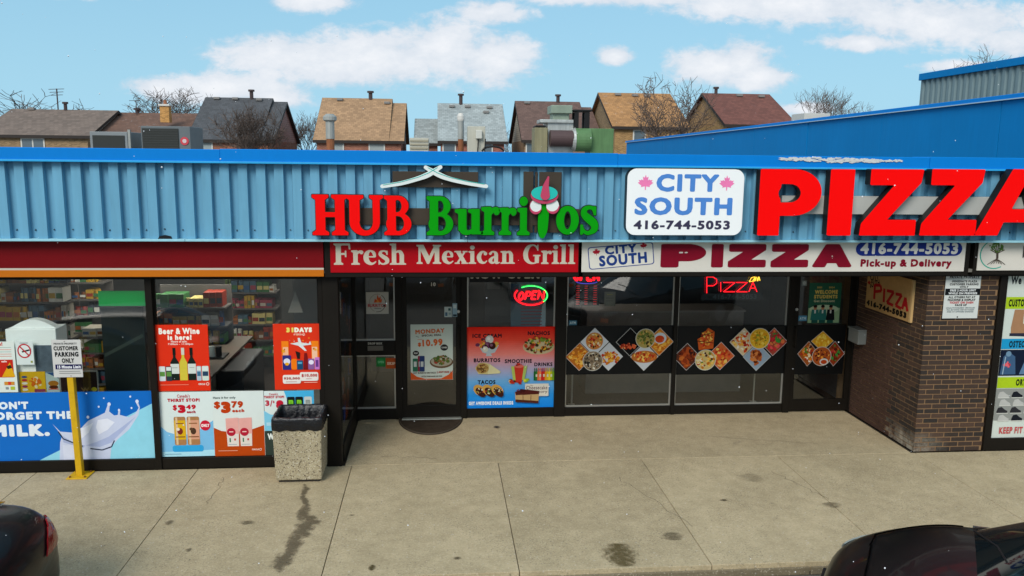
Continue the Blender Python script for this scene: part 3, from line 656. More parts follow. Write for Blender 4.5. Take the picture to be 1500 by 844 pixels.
def zpart(name, prims, ext, mf, ms_, y0, depth, h=2., parent=None):
    lp = zshape(prims, ext, h); pts = [p for l in lp for p in l]
    bx = (min(p[0] for p in pts), -max(p[1] for p in pts), max(p[0] for p in pts), -min(p[1] for p in pts))
    return glyph3d(name, parent or hs_, lp, bx, mf, ms_, y0=y0, depth=depth)
zpart('chili', [('+s', [(1163, 245, 24), (1160, 300, 25), (1158, 350, 22), (1156, 376, 13)])], (1100, 1230, 200, 400), GREEN, GRN2, -.41, .1)
PINK = mat('rose_acrylic', (.50, .055, .12), .4); TEAL = mat('teal_acrylic', (.02, .48, .42), .4); OUT = mat('dark_outline', (.09, .02, .03), .5)
zpart('maraca', [('+e', 1124, 238, 27, 34), ('-p', [(1090, 190), (1170, 190), (1170, 205), (1090, 205)])], (1080, 1250, 150, 290), WHT, PINK, -.43, .07)
zpart('maraca', [('+e', 1205, 234, 30, 36), ('-p', [(1160, 190), (1250, 190), (1250, 203), (1160, 203)])], (1080, 1250, 150, 290), WHT, PINK, -.432, .07)
zpart('maraca_rim', [('+e', 1124, 240, 29, 34), ('-e', 1126, 228, 30, 34)], (1080, 1250, 150, 290), PINK, PINK, -.436, .03)
zpart('maraca_rim', [('+e', 1206, 238, 31, 34), ('-e', 1203, 226, 32, 34)], (1080, 1250, 150, 290), PINK, PINK, -.4362, .03)
zpart('hat_band', [('+e', 1166, 184, 66, 40)], (1080, 1250, 100, 260), PINK, OUT, -.45, .05)
zpart('hat_brim', [('+e', 1166, 173, 63, 34)], (1080, 1250, 100, 260), TEAL, OUT, -.46, .03)
zpart('hat_crown', [('+l', [(1170, 184, 22), (1172, 140, 14), (1184, 96, 4)])], (1130, 1230, 70, 220), PINK, OUT, -.475, .05)
MATS['wt'] = WHT
zpart('roof_ornament', [('+s', [(390, 142, 9), (480, 127, 10), (560, 104, 11), (610, 84, 13), (668, 48, 9)]), ('+s', [(888, 138, 9), (800, 124, 10), (710, 104, 11), (655, 82, 13), (597, 50, 9)]), ('-e', 632, 40, 9, 8)], (370, 910, 30, 165), WHT, OUT, -.41, .08, 3)
for pts in ([(395, 134), (480, 119), (560, 97), (612, 76), (655, 50)], [(880, 130), (800, 117), (712, 97), (655, 76), (608, 50)]):
    mb = MB(); q = [zx(*p, Y=-.412) for p in pts]
    mb.path([(x, -.412-FY, z) for x, z in q], .004, 5).build('trim_line', TEAL, hs_)
def zbox(name, x0, y0, x1, y1, Y0, Y1, m, parent, oy=FY, zm=Z3m):
    XA = zx(x0, (y0+y1)/2, zm, Y0)[0]; XB = zx(x1, (y0+y1)/2, zm, Y0)[0]; ZT = zx((x0+x1)/2, y0, zm, Y0)[1]; ZB = zx((x0+x1)/2, y1, zm, Y0)[1]
    return B(name, m, parent, XA, XB, Y0-oy, Y1-oy, ZB, ZT, .004)
zbox('raceway', 115, 246, 1335, 326, -.31, -.283, BROWN, hs_)
zbox('backing_plate', 440, 70, 850, 146, -.318, -.2835, BROWN, hs_); zbox('backing_plate', 1065, 70, 1112, 362, -.315, -.2835, BROWN, hs_); zbox('backing_plate', 1120, 72, 1132, 362, -.30, -.2835, BROWN, hs_); zbox('backing_plate', 1140, 72, 1246, 362, -.315, -.2835, BROWN, hs_)
# --- CITY SOUTH rounded sign
X0, X1, Z0, Z1 = rect_on(918, 247.5, 1088.5, 344.5, -.42)
cit = thing('lightbox_sign', 'white rounded square lightbox reading City South in blue with pink maple leaves', 'sign', (X0, -.42, Z0)); W, H = X1-X0, Z1-Z0
lp = shape([rc(.11, .11, W-.11, H-.11)], (0, W, 0, H), .012, .11); mb = MB(); solid(mb, lp, tris(lp), lambda u, v: (u, v), 0, .13); mb.m = [0 if i < len(tris(lp))*2 else 1 for i in range(len(mb.f))]
mb.build('cabinet', [mat('white_cabinet_face', (.86, .88, .88), .5, spec=.1, var=.02), mat('black_return', (.012, .012, .012), .4)], cit)  # plain white face, black sides
c = Cv((138, 38, 540, 270), W, H); BL = '4f86cf'
leaf(c, 200, 87, 28, 'ef7fb4'); leaf(c, 480, 87, 28, 'ef7fb4')
c.text('CITY', 237, 56, 452, 118, BL, .05); c.text('SOUTH', 165, 137, 503, 200, BL, .05); c.text('416-744-5053', 164, 218, 498, 250, '3b3950', .045); c.finish(cit)
# --- PIZZA big letters
pz = thing('channel_letter_sign', 'huge red block channel letters reading Pizza on a pale raceway', 'sign', (0, FY, 0))
def bigP(ch):
    d = {'P': [rc(0, 0, .33, 1)]+D_(.2, .52, .30, 1, .43)+D_(.325, .46, .50, .78, .17, '-'),
         'I': [rc(0, 0, .33, 1)], 'Z': [('+p', [(.08, 1), (1, 1), (.97, .80), (.42, .24), (.93, .24), (.93, 0), (-.05, 0), (-.03, .18), (.5, .76), (.08, .76)])],
         'A': [('+p', [(0, 0), (.48, 1), (.86, 1), (1.3, 0), (.95, 0), (.88, .2), (.42, .2), (.35, 0)]), ('-p', [(.52, .40), (.82, .40), (.68, .78)])]}
    return shape(d[ch], (-.1, 1.4, -.05, 1.05), .02, .0, .003)
REDP = mat('bright_red_acrylic', (.98, .002, .002), .5, var=.02, spec=.06); BLK = MATS['black_return']
for ch, bx in (('P', (590, 42, 803, 270)), ('I', (830, 42, 913, 270)), ('Z', (942, 42, 1148, 270)), ('Z', (1150, 42, 1357, 270)), ('A', (1340, 42, 1640, 270))):
    glyph3d('letter', pz, bigP(ch), bx, REDP, BLK, zm=Z7m, y0=-.50, depth=.13)
# pale raceway with angled ends between letters
gm = mat('galvanised_raceway', (.42, .42, .39), .5, var=.2, vs=3); gd = mat('raceway_end', (.2, .18, .15), .5)
zbox('raceway', 668, 136, 1560, 198, -.37, -.285, gm, pz, zm=Z7m)

# ------------------------------------------------------------------ shopfronts, front plane (left store)
MW = .075
def mullion(x, w_, z0, z1, y0=-.04, y1=.08, m=BRONZE, name='mullion'): return B(name, m, plaza, x-w_/2, x+w_/2, y0, y1, z0, z1, .004)
xm1 = P(224, 545, 1, -.04).x; xl_end = P(472, 545, 1, -.04).x; xc0 = P(474, 500, 1, -.04).x; xc1 = P(497, 500, 1, -.04).x
BASE = .14
def window(name_root, x0, x1, z0, z1, y, parent=plaza, gl=GLASS, bead=True):
    f = MB(); t = .022
    f.box(x0, x1, y-.012, y+.012, z0, z0+t).box(x0, x1, y-.012, y+.012, z1-t, z1).box(x0, x0+t, y-.011, y+.013, z0+t, z1-t).box(x1-t, x1, y-.011, y+.013, z0+t, z1-t)
    fr = f.build('window', ALU if bead else BRONZE, parent)
    MB().box(x0+t, x1-t, y+.002, y+.006, z0+t, z1-t).build('pane', gl, fr); return fr
mullion(xm1, MW, 0, 2.391)
B('corner_post', BRONZE, plaza, xc0, xc1, -.06, .12, 0, 2.45, .006)
mullion(xl_end+.0, .05, 0, 2.391)
B('base_panel', BRONZE, plaza, XL, xc0-.001, -.02, .06, 0, BASE, .004)
window('w', XL+.1, xm1-MW/2, BASE, 2.391, .03, bead=False); window('w', xm1+MW/2, xl_end-.025, BASE, 2.391, .03, bead=False)
# left cheek of the recess: glass and bronze bars with merchandise posters behind
xs0 = xc1-.010
B('corner_post', BRONZE, plaza, xs0-.03, xs0+.03, RD-.06, RD+.05, 0, 2.45)
B('base_panel', BRONZE, plaza, xs0-.02, xs0+.02, .12, RD-.06, 0, .22); B('side_rail', BRONZE, plaza, xs0-.02, xs0+.02, .12, RD-.06, 2.33, 2.46)
MB().box(xs0-.003, xs0+.003, .12, RD-.06, .22, 2.33).build('side_pane', GLASS, plaza)
sd = thing('side_poster', 'narrow strip of colourful posters inside the side window of the recess', 'poster', (xs0-.012, .14, .25))
mb = MB(); mb.col = '1c1a1a'; mb.box(-.006, 0, 0, RD-.25, 0, 2.0)
cl = ['c04830', '3450a0', 'a83040', '4450a0', 'c8682c', '40587a', '983434', '2c5c8c', 'd87434', 'b8b4c0']
for i in range(42):
    y = rnd.uniform(.05, 1.2); z = rnd.uniform(.05, 1.8); a = rnd.uniform(.08, .25); mb.col = rnd.choice(cl)
    mb.add([(.001+.0002*i, y, z), (.001+.0002*i, y+a*.8, z+rnd.uniform(-.05, .05)), (.001+.0002*i, y+a, z+a*.8), (.001+.0002*i, y+.02, z+a)], [(0, 1, 2, 3)])
mb.build('printed_picture', PRINT, sd)
# ------------------------------------------------------------------ recess front
YR = RD
def rx(px, py=500): return P(px, py, 1, YR-.04).x
bx0, bx1, dx0, dx1, wx0, wx1, m2, pw0, pm, pw1, qd0, qd1 = rx(514), rx(579), rx(589), rx(675), rx(684), rx(813), rx(821), rx(829.5), rx(989), rx(1152), rx(1161), rx(1249)
for a, b in ((xs0, bx0), (bx1, dx0), (dx1, wx0), (wx1, pw0), (pm-.03, pm+.03), (pw1, qd0), (qd1, 6.36)):
    B('mullion', BRONZE, plaza, a, b, YR-.05, YR+.06, 0, 2.46, .005)
def base(a, b, z): B('base_panel', BRONZE, plaza, a+.001, b-.001, YR-.03, YR+.04, 0, z, .004)
def head(a, b, z=2.40): B('head_rail', BRONZE, plaza, a+.001, b-.001, YR-.03, YR+.04, z, 2.459)
ZB = P(900, 595, 1, YR).z
base(bx0, bx1, .16); base(wx0, wx1, P(750, 597, 1, YR).z); base(pw0, pm-.03, ZB); base(pm+.03, pw1, ZB)
for a, b in ((bx0, bx1), (wx0, wx1), (pw0, pm-.03), (pm+.03, pw1)): head(a, b)
zt = 2.40
zr0, zr1 = P(545, 520, 1, YR).z, P(545, 499, 1, YR).z
window('w', bx0, bx1, zr1, zt, YR+.01); window('w', bx0, bx1, .16, zr0, YR+.01)
B('mid_rail', BRONZE, plaza, bx0+.001, bx1-.001, YR-.035, YR+.04, zr0, zr1, .003)
window('w', wx0, wx1, P(750, 597, 1, YR).z, zt, YR+.01); window('w', pw0, pm-.03, ZB, zt, YR+.01); window('w', pm+.03, pw1, ZB, zt, YR+.01)
def door(x0, x1, label=None, hand='R'):
    d = MB(); s = .07; y0, y1 = YR-.03, YR+.02; zb = .02
    d.box(x0, x0+s, y0, y1, zb, 2.42).box(x1-s, x1, y0, y1, zb, 2.42).box(x0+s, x1-s, y0, y1, 2.34, 2.42).box(x0+s, x1-s, y0, y1, zb, .20)
    o = d.build('door', BRONZE, plaza)
    if label: o['label'] = label
    MB().box(x0+s, x1-s, YR-.008, YR-.003, .20, 2.34).build('pane', GLASS, o)
    hx = x1-s/2 if hand == 'R' else x0+s/2
    h = MB(); h.path([(hx, y0, 1.1), (hx, y0-.05, 1.1), (hx, y0-.05, 1.4), (hx, y0, 1.4)], .012, 8) if hand == 'R' else h.path([(hx, y0, 1.05), (hx, y0-.05, 1.05), (hx, y0-.05, 1.35), (hx, y0, 1.35)], .012, 8)
    h.build('handle', BRONZE, o)
    MB().tube((hx, y0-.012, 1.62), (hx, y0, 1.62), .022, n=12).build('lock', ALU, o)
    return o
door(dx0, dx1, 'glass door with a bright aluminium threshold'); door(qd0, qd1, 'glass door beside the brick pier', 'L')
B('threshold', mat('worn_aluminium', (.38, .40, .36), .4, .5, var=.2, vs=20), plaza, dx0-.01, dx1+.01, YR-.12, YR+.02, .001, .022, .004)
# wall returns closing shops
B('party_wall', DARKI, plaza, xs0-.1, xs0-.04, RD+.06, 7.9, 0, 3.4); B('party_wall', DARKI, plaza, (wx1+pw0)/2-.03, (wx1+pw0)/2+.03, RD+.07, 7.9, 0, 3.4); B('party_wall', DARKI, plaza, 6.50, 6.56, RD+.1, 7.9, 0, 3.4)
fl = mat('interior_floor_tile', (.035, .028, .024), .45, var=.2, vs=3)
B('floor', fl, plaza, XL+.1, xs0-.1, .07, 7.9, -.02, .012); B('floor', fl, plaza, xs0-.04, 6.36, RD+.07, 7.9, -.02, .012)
B('ceiling', mat('ceiling_tile', (.35, .35, .33), .9), plaza, XL+.1, XR-.1, .1, 7.9, 2.62, 2.66)
for lx_, ly_, lw_ in ((-4.6, 2.3, .9), (-2.9, 2.3, .9), (-4.6, 5.0, .9), (-2.9, 5.0, .9), (2.9, 3.4, .5), (.5, 3.2, .4)):  # ceiling panels added to brighten the shop interiors
    cl_ = thing('added_ceiling_light', 'added ceiling light panel that brightens the '+('convenience store' if lx_ < -2 else 'pizza shop' if lx_ > 2 else 'grill'), 'ceiling light', (lx_, ly_, 2.60), 0, 'ceiling light panels added to brighten the shops')
    B('frame', mat('added_light_frame', (.4, .4, .4), .6), cl_, -.62, .62, -.32, .32, 0, .018); B('diffuser', mat('added_store_diffuser' if lx_ < -2 else 'added_dim_diffuser', (.8, .8, .8), .6, emit=(1, .96, .88), es=13 if lx_ < -2 else .9), cl_, -.6, .6, -.3, .3, -.006, -.001)
# ------------------------------------------------------------------ brick pier
BX0, BX1 = P(1338.5, 655, 1, 0).x+.0, P(1438, 655, 1, 0).x
MORTAR = mat('mortar', (.24, .145, .075), .95, var=.2, vs=12)
def brick_mat():
    m = bpy.data.materials.new('brown_brick'); m.use_nodes = True; n = m.node_tree.nodes; l = m.node_tree.links; b = n['Principled BSDF']; b.inputs['Roughness'].default_value = .85
    oi = n.new('ShaderNodeObjectInfo'); r = n.new('ShaderNodeValToRGB'); l.new(oi.outputs['Random'], r.inputs[0]); e = r.color_ramp.elements
    e[0].color = (.020, .015, .012, 1); e[1].color = (.078, .040, .023, 1); q = e.new(.25); q.color = (.037, .022, .015, 1); q = e.new(.6); q.color = (.054, .029, .018, 1)
    g = n.new('ShaderNodeNewGeometry'); nz = noise(n, l, g.outputs['Position'], 40, 5, .7); f = nmath(n, l, 'ADD', nmath(n, l, 'MULTIPLY', nz, .8), .46)
    mm = n.new('ShaderNodeVectorMath'); mm.operation = 'SCALE'; l.new(r.outputs[0], mm.inputs[0]); l.new(f, mm.inputs[3])
    sx_ = n.new('ShaderNodeSeparateXYZ'); l.new(g.outputs['Position'], sx_.inputs[0]); lo = n.new('ShaderNodeMapRange'); l.new(sx_.outputs[2], lo.inputs[0]); lo.inputs[1].default_value = .30; lo.inputs[2].default_value = .05
    xx = n.new('ShaderNodeMapRange'); l.new(sx_.outputs[0], xx.inputs[0]); xx.inputs[1].default_value = 6.85; xx.inputs[2].default_value = 6.35
    ef = nmath(n, l, 'MULTIPLY', nmath(n, l, 'MULTIPLY', lo.outputs[0], xx.outputs[0]), nmath(n, l, 'SUBTRACT', nmath(n, l, 'MULTIPLY', noise(n, l, g.outputs['Position'], 5, 6, .7), 4.4), 1.7), clamp=True)
    mx_ = n.new('ShaderNodeMix'); mx_.data_type = 'RGBA'; l.new(ef, mx_.inputs[0]); l.new(mm.outputs[0], mx_.inputs[6]); mx_.inputs[7].default_value = (.36, .32, .25, 1); l.new(mx_.outputs[2], b.inputs['Base Color'])
    bp = n.new('ShaderNodeBump'); bp.inputs['Distance'].default_value = .004; l.new(nz, bp.inputs['Height']); l.new(bp.outputs[0], b.inputs['Normal']); return m
BRK = brick_mat()
BRK.name = 'brown_brick'
pier = MB().box(BX0+.006, BX1-.006, .006, RD+.4, 0, 2.46).build('brick_pier', MORTAR, plaza)
CO, BLN, BH, JT = .0667, .196, .0535, .0137
def bmesh_(w_, d_, h_): return MB().box(0, w_, 0, d_, 0, h_).mesh('brick', BRK)
cache = {}
count = 0; rest = MB()
nc = int(2.46/CO)
jobs = []
for r in range(nc):
    z = .004+r*CO; off = 0 if r % 2 else -.105
    x = BX0+off
    while x < BX1-.01:
        a, b = max(x, BX0), min(x+BLN, BX1)
        if b-a > .03: jobs.append(('f', a, b, z, 0))
        x += BLN+JT
    y = 0.1 if r % 2 else 0.0
    first = True
    y = -.105 if r % 2 else 0.
    while y < RD+.05:
        a, b = max(y, .012), min(y+BLN, RD+.06)
        if b-a > .03: jobs.append(('s', a, b, z, a))
        y += BLN+JT
jobs.sort(key=lambda j: j[4])
for kd_, a, b, z, _ in jobs:
    w_ = round(b-a, 3); jit = rnd.choice([0, .0012, .0024, .0036])
    if count < 299:
        key = (kd_, w_)
        if key not in cache: cache[key] = bmesh_(w_, .05, BH) if kd_ == 'f' else bmesh_(.05, w_, BH)
        o = bpy.data.objects.new('brick', cache[key]); col.objects.link(o); o.parent = pier
        o.location = (a, .0025-jit, z) if kd_ == 'f' else (BX0+.002-jit, a, z); count += 1
    elif kd_ == 's': rest.box(BX0-.002-jit, BX0+.04, a, b, z, z+BH)
    else: rest.box(a, b, -.0005-jit, .04, z, z+BH)
if rest.f: o = rest.build('brick_courses', mat('brown_brick_far', (.068, .036, .026), .85, var=.5, vs=7), pier); o['kind'] = 'stuff'
# right shopfront
B('mullion', BRONZE, plaza, BX1+.001, BX1+.10, -.03, .1, 0, 2.391, .004); B('base_panel', BRONZE, plaza, BX1+.101, XR, -.02, .06, 0, .17, .004)
window('w', BX1+.10, XR-.1, .17, 2.391, .03, bead=False)

# ================================================================== posters on the left store
F0 = .012
def d_beer(c):
    c.text('Beer & Wine', 65, 212, 222, 236, 'f2ece0', .055); c.text('is here!', 98, 238, 190, 258, 'f2ece0', .055); c.text('Hours of sale:', 110, 259, 172, 268, 'f0dcd0', .03); c.text('7:00am - 11:00pm', 98, 270, 195, 279, 'f0dcd0', .03)
    for x0, x1, k, lab in ((103, 136, '16211c', 1), (170, 201, '16211c', 1), (138, 168, 'cdbb3e', 0)):
        m_ = (x0+x1)/2; c.poly([(m_-5, 290), (m_+5, 290), (m_+5, 325), (x1, 345), (x1, 414), (x0, 414), (x0, 345), (m_-5, 325)], k)
        c.rect(m_-6, 288, m_+6, 315, 'c9c8b8' if not lab else '131a16')
        if lab: c.rect(x0, 350, x1, 388, 'cfd6cf'); c.rect(x0+6, 364, x1-6, 366, '8a8f88')
    for x0, x1, k in ((58, 82, 'c8d4d8'), (84, 107, '2a3640'), (203, 221, 'a9bcc8'), (224, 250, 'c9d8cc')):
        c.rr(x0, 359, x1, 416, 4, k); c.rect(x0+2, 380, x1-2, 398, rnd.choice(['3a6a8c', 'c8a030', '5a8a40', '26405a'])); c.rect(x0+2, 362, x1-2, 376, 'd4dcd8')
    c.rect(60, 430, 170, 432, 'e88a70'); c.text('CIRCLE', 208, 426, 234, 433, 'f0e0d4', .05); c.ring(244, 429, 5, 5, 2, 'f0e0d4')
poster('wine_poster', 'red poster advertising beer and wine with three bottles behind the left store glass', 'poster', Z2m, (43, 200, 254, 456), F0, 'd92c0c', d_beer)
def d_349(c):
    c.poly([(55, 580), (90, 612), (130, 624), (190, 622), (270, 570), (270, 708), (55, 708)], '78b8e0'); c.poly([(55, 690), (270, 684), (270, 708), (55, 708)], 'aadcec')
    c.text("Canada's", 136, 468, 185, 481, 'b8102c', .02); c.text('THIRST STOP!', 98, 484, 222, 497, 'b8102c', .075); c.text('$', 117, 508, 133, 531, 'c01428', .055); c.text('3', 136, 508, 166, 540, 'c01428', .085); c.text('49', 168, 508, 206, 526, 'c01428', .06); c.text('each', 170, 530, 204, 541, 'a81830', .06)
    c.rr(108, 665, 228, 690, 8, '2f9fd8')
    for x0, x1, k in ((118, 163, 'd8aa18'), (168, 216, 'd49a7c')):
        c.rr(x0, 554, x1, 664, 6, 'a8784c'); c.rect(x0+1, 568, x1-1, 642, k); c.rect(x0+6, 556, x0+14, 662, 'd8b890'); c.rect(x0+8, 578, x1-8, 582, '8a5a30'); c.ell((x0+x1)/2, 610, 11, 13, '7a2c20' if k[0] == 'd' and k[1] == '8' else '4a3424'); c.ell((x0+x1)/2-8, 602, 7, 6, 'e8d8c0' if k[1] == '8' else '5a3c28'); c.rect(x0+4, 630, x1-4, 634, '7a4a28')
    c.ell(239, 589, 20, 20, 'c41c34', 20); c.text('ONLY', 223, 583, 255, 595, 'f4e4e4', .08); c.rect(78, 697, 140, 699, '6a98b0')
poster('price_poster', 'white and blue poster of two cans priced at 3.49 each', 'poster', Z2m, (63, 459, 271, 708), F0, 'd3dedb', d_349)
def d_379(c):
    c.poly([(271, 595), (300, 608), (330, 612), (400, 610), (466, 588), (466, 706), (271, 706)], 'b4430c')
    c.text('Have it for only', 274, 476, 360, 487, '2c4444', .035); c.text('$', 276, 494, 300, 524, 'b83a08', .06); c.text('3', 302, 495, 340, 540, 'b83a08', .085); c.text('79', 343, 494, 388, 520, 'b83a08', .06); c.text('each', 345, 524, 392, 537, 'b83a08', .06)
    for x0 in (318, 369):
        c.poly([(x0, 560), (x0+44, 556), (x0+50, 562), (x0+48, 668), (x0+4, 668)], 'dcd4cc'); c.poly([(x0, 560), (x0+50, 558), (x0+50, 620), (x0+1, 620)], 'e0a49c'); c.ell(x0+20, 613, 17, 16, 'b01c34', 16); c.rect(x0+12, 610, x0+28, 614, 'e8c0b8'); c.rect(x0+12, 636, x0+17, 652, '2a7050'); c.rect(x0+30, 638, x0+37, 646, 'c04848'); c.rect(x0+8, 660, x0+40, 662, '8898a8')
    c.rect(285, 684, 360, 686, 'e0a890'); c.text('CIRCLE', 415, 679, 442, 685, 'f0dcd0', .05); c.ring(449, 682, 4, 4, 1.6, 'f0dcd0')
poster('price_poster', 'white and rust orange poster of two milk cartons priced at 3.79 each', 'poster', Z2m, (271, 456, 468, 706), F0, 'd3dcd8', d_379)
def d_8(c):
    c.poly([(545, 455), (660, 455), (660, 560), (552, 560), (560, 500)], '46b0dc'); c.poly([(466, 530), (490, 545), (520, 548), (548, 540), (548, 608), (466, 608)], '7cc4e0')
    c.text("Canada's", 488, 462, 522, 471, 'b8102c', .02); c.text('THIRST STOP!', 468, 473, 545, 483, 'b8102c', .07); c.text('3', 472, 490, 488, 512, 'b8203c', .06); c.text('/', 490, 490, 500, 514, 'b8203c', .02); c.text('$', 501, 492, 508, 502, 'b8203c', .04); c.text('8', 513, 490, 542, 524, 'c01c34', .14)
    for x0 in (556, 588, 622): c.rr(x0, 478, x0+30, 590, 5, '15181a' if x0 < 620 else 'c8ccc4'); c.text('m', x0+6, 490, x0+24, 506, '7cc82c' if x0 < 620 else '8a9088', .07)
    c.rect(474, 577, 508, 579, 'f0f4f4'); c.rect(474, 584, 500, 586, 'f0f4f4')
poster('price_poster', 'white and blue poster of energy drink cans three for 8 behind the concrete bin', 'poster', Z2m, (468, 455, 660, 608), F0, 'd3dedb', d_8)
poster('wall_poster', 'dark green poster with white letters low behind the concrete bin', 'poster', Z2m, (470, 609, 672, 702), F0, '2c3a34', lambda c: c.text('WI', 481, 618, 512, 642, 'e0e8e4', .07))
def d_31(c):
    c.text('31', 555, 210, 583, 229, 'e8d060', .1); c.text('DAYS', 586, 210, 654, 229, 'f0ecd8', .1); c.text('AT CIRCLE', 583, 233, 612, 240, 'f4d4c4', .05); c.ring(622, 237, 4, 4, 1.6, 'f4d4c4')
    c.rect(535, 262, 562, 372, 'f08018'); c.rect(540, 285, 560, 340, 'f0b48c'); c.rect(650, 262, 678, 372, 'f08018'); c.rect(652, 285, 672, 340, 'f0c0a0')
    c.poly([(568, 272), (600, 266), (598, 250), (606, 250), (612, 268), (640, 272), (646, 262), (650, 276), (618, 280), (632, 300), (624, 300), (600, 280)], 'd8dcdc')
    c.blobs(605, 255, 45, 20, ['f0c030', 'f0e0d0', 'e89020'], 16, 1.2, 2.6, seed=3); c.blobs(545, 300, 12, 8, ['e8a020', 'b87010'], 6, 3, 5, seed=8); c.blobs(665, 295, 12, 8, ['e8a020', 'b87010'], 6, 3, 5, seed=9)
    c.rr(537, 316, 570, 372, 3, '2c2c78'); c.ell(554, 340, 13, 12, 'd8d8e8'); c.ell(554, 350, 8, 6, 'e0a020'); c.rr(570, 330, 594, 372, 8, 'f07810'); c.poly([(588, 300), (606, 306), (604, 330), (594, 330)], '241a18'); c.rr(592, 336, 616, 372, 3, '18486c'); c.rect(596, 342, 612, 350, '58a0c0')
    c.poly([(622, 308), (632, 308), (634, 330), (636, 372), (618, 372), (620, 330)], '7a1418'); c.rr(636, 330, 660, 372, 3, '8c5c98'); c.ell(648, 344, 10, 9, 'e0d8e8'); c.rr(662, 325, 680, 372, 2, 'c878c8'); c.rect(665, 335, 676, 362, '6a3a88')
    c.rr(536, 392, 606, 426, 7, 'e8e0d8'); c.rr(602, 382, 674, 416, 7, 'e8e0d8'); c.text('930,000', 540, 401, 602, 412, 'a02020', .06); c.text('$10,000', 609, 389, 670, 402, 'b02020', .06); c.rect(618, 421, 670, 423, 'f4c8b8'); c.rect(548, 418, 590, 420, 'b06060'); c.rect(626, 407, 648, 409, 'b06060')
poster('contest_poster', 'orange red poster reading 31 Days with aeroplane and snacks beside the corner post', 'poster', Z2m, (504, 196, 702, 450), F0, 'd8300f', d_31)
def d_milk(c):
    c.poly([(632, 545), (140, 775), (632, 775)], '8fd2e6')
    wcol = 'c4cce4'
    c.poly([(210, 622), (240, 655), (290, 660), (330, 640), (360, 612), (410, 590), (432, 580), (447, 545), (455, 545), (450, 575), (470, 592), (485, 590), (490, 568), (497, 570), (494, 590), (530, 600), (560, 585), (575, 562), (562, 535), (572, 532), (580, 560), (572, 592), (530, 650), (480, 690), (450, 720), (440, 775), (228, 775), (236, 700), (246, 672)], wcol)
    c.poly([(246, 672), (290, 700), (340, 715), (330, 725), (250, 700)], 'a4b0d4'); c.poly([(340, 715), (400, 722), (450, 705), (520, 640), (560, 598), (500, 640), (440, 680), (390, 700)], 'a8b4d8'); c.poly([(300, 650), (340, 640), (380, 620), (360, 660), (320, 690), (300, 680)], 'dde2f0'); c.poly([(400, 610), (440, 604), (470, 620), (440, 650), (400, 670), (390, 640)], 'e0e4f2')
    c.line([(232, 655), (250, 685), (285, 700), (330, 718)], 5, '223048'); c.line([(360, 728), (410, 735), (450, 722), (464, 696)], 5, '22304c')
    c.rect(246, 712, 300, 775, 'd0d6ea'); c.rect(300, 722, 318, 775, 'b4bcdc')
    for x, y, r in ((452, 545, 7), (570, 535, 7), (492, 570, 5), (360, 597, 6), (408, 555, 4), (543, 515, 4), (545, 562, 4), (432, 520, 3)): c.ell(x, y, r, r*1.1, 'd4dcf0', 10)
    c.text("DON'T", -40, 528, 118, 560, 'dfe8f0', .07); c.text('FORGET THE', -55, 570, 300, 603, 'dfe8f0', .07); c.text('MILK.', -45, 622, 197, 672, 'dfe8f0', .085)
poster('milk_poster', 'wide blue poster with white milk splash and lettering telling you not to forget the milk', 'poster', Z1m, (-420, 493, 632, 774), F0, '0a66bd', d_milk)
def d_left(c):
    c.text('here!', -30, 285, 18, 300, 'c83820', .05)
    for i in range(5): c.rect(-60, 306+i*9, 52, 308+i*9, ['9ab0a8', 'd88070', '9ab0a8', 'd88070', 'd88070'][i])
    c.rect(-75, 357, 55, 430, 'c02818'); c.text('safe', 8, 360, 30, 368, 'f0e0d8', .05); c.poly([(5, 428), (42, 368), (60, 428)], 'd8a018'); c.poly([(26, 385), (44, 378), (50, 392), (32, 396)], '2a2418'); c.rect(12, 448, 54, 462, 'c88830'); c.rect(28, 448, 40, 462, 'd03820'); c.rect(16, 470, 28, 480, '888f90'); c.rect(36, 468, 54, 482, 'a8b838')
poster('notice_poster', 'white and red notice at far left edge of the store window', 'poster', Z1m, (-110, 283, 66, 492), F0, 'd4dcd4', d_left)
def d_ns(c):
    c.rect(84, 287, 118, 290, '7a8a88'); c.ell(101, 321, 26, 27, 'd8e0dc', 24); c.poly([(90, 322), (122, 314), (124, 320), (92, 328)], '20282a'); c.ring(101, 321, 26, 27, 5.5, 'b82030'); c.line([(83, 302), (119, 340)], 5.5, 'b82030'); c.rect(124, 362, 132, 370, '8a9040')
poster('no_smoking_sign', 'small white notice with red no smoking circle in the left window', 'sign', Z1m, (66, 281, 138, 378), F0, 'ccd6d2', d_ns)
# ================================================================== recess posters
FR = YR-.006
def d_fire(c):
    c.ring(246, 182, 40, 44, 2.5, '30302c', -60, 100); c.ring(246, 182, 40, 44, 2, '8a8478', 110, 290)
    c.poly([(228, 180), (234, 160), (242, 168), (246, 140), (254, 158), (262, 148), (262, 166), (270, 160), (266, 180)], 'd0582c'); c.poly([(240, 180), (246, 162), (252, 172), (258, 180)], 'e09040'); c.text('BURRITOS', 198, 186, 288, 202, 'b83038', .03); c.rect(230, 208, 264, 210, '505050'); c.rect(274, 192, 284, 200, '303030')
poster('logo_sticker', 'square white sticker with orange flame emblem on the glass left of the door', 'sticker', Z4m, (190, 128, 301, 236), FR, 'b8b6ac', d_fire)
db = thing('drop_box', 'narrow mail slot under the words drop box on the dark rail', 'mail slot', (0, 0, 0))
X0, X1, Z0, Z1 = rect_on(480+197/3.375, 390+394/3.375, 480+274/3.375, 390+418/3.375, YR-.05); db.location = (X0, YR-.04, Z0)
B('flap', mat('dull_slot_metal', (.14, .13, .11), .45, .4), db, 0, X1-X0, -.012, .002, 0, Z1-Z0, .003); B('rim', BRONZE, db, -.01, X1-X0+.01, -.006, .002, -.01, Z1-Z0+.01)
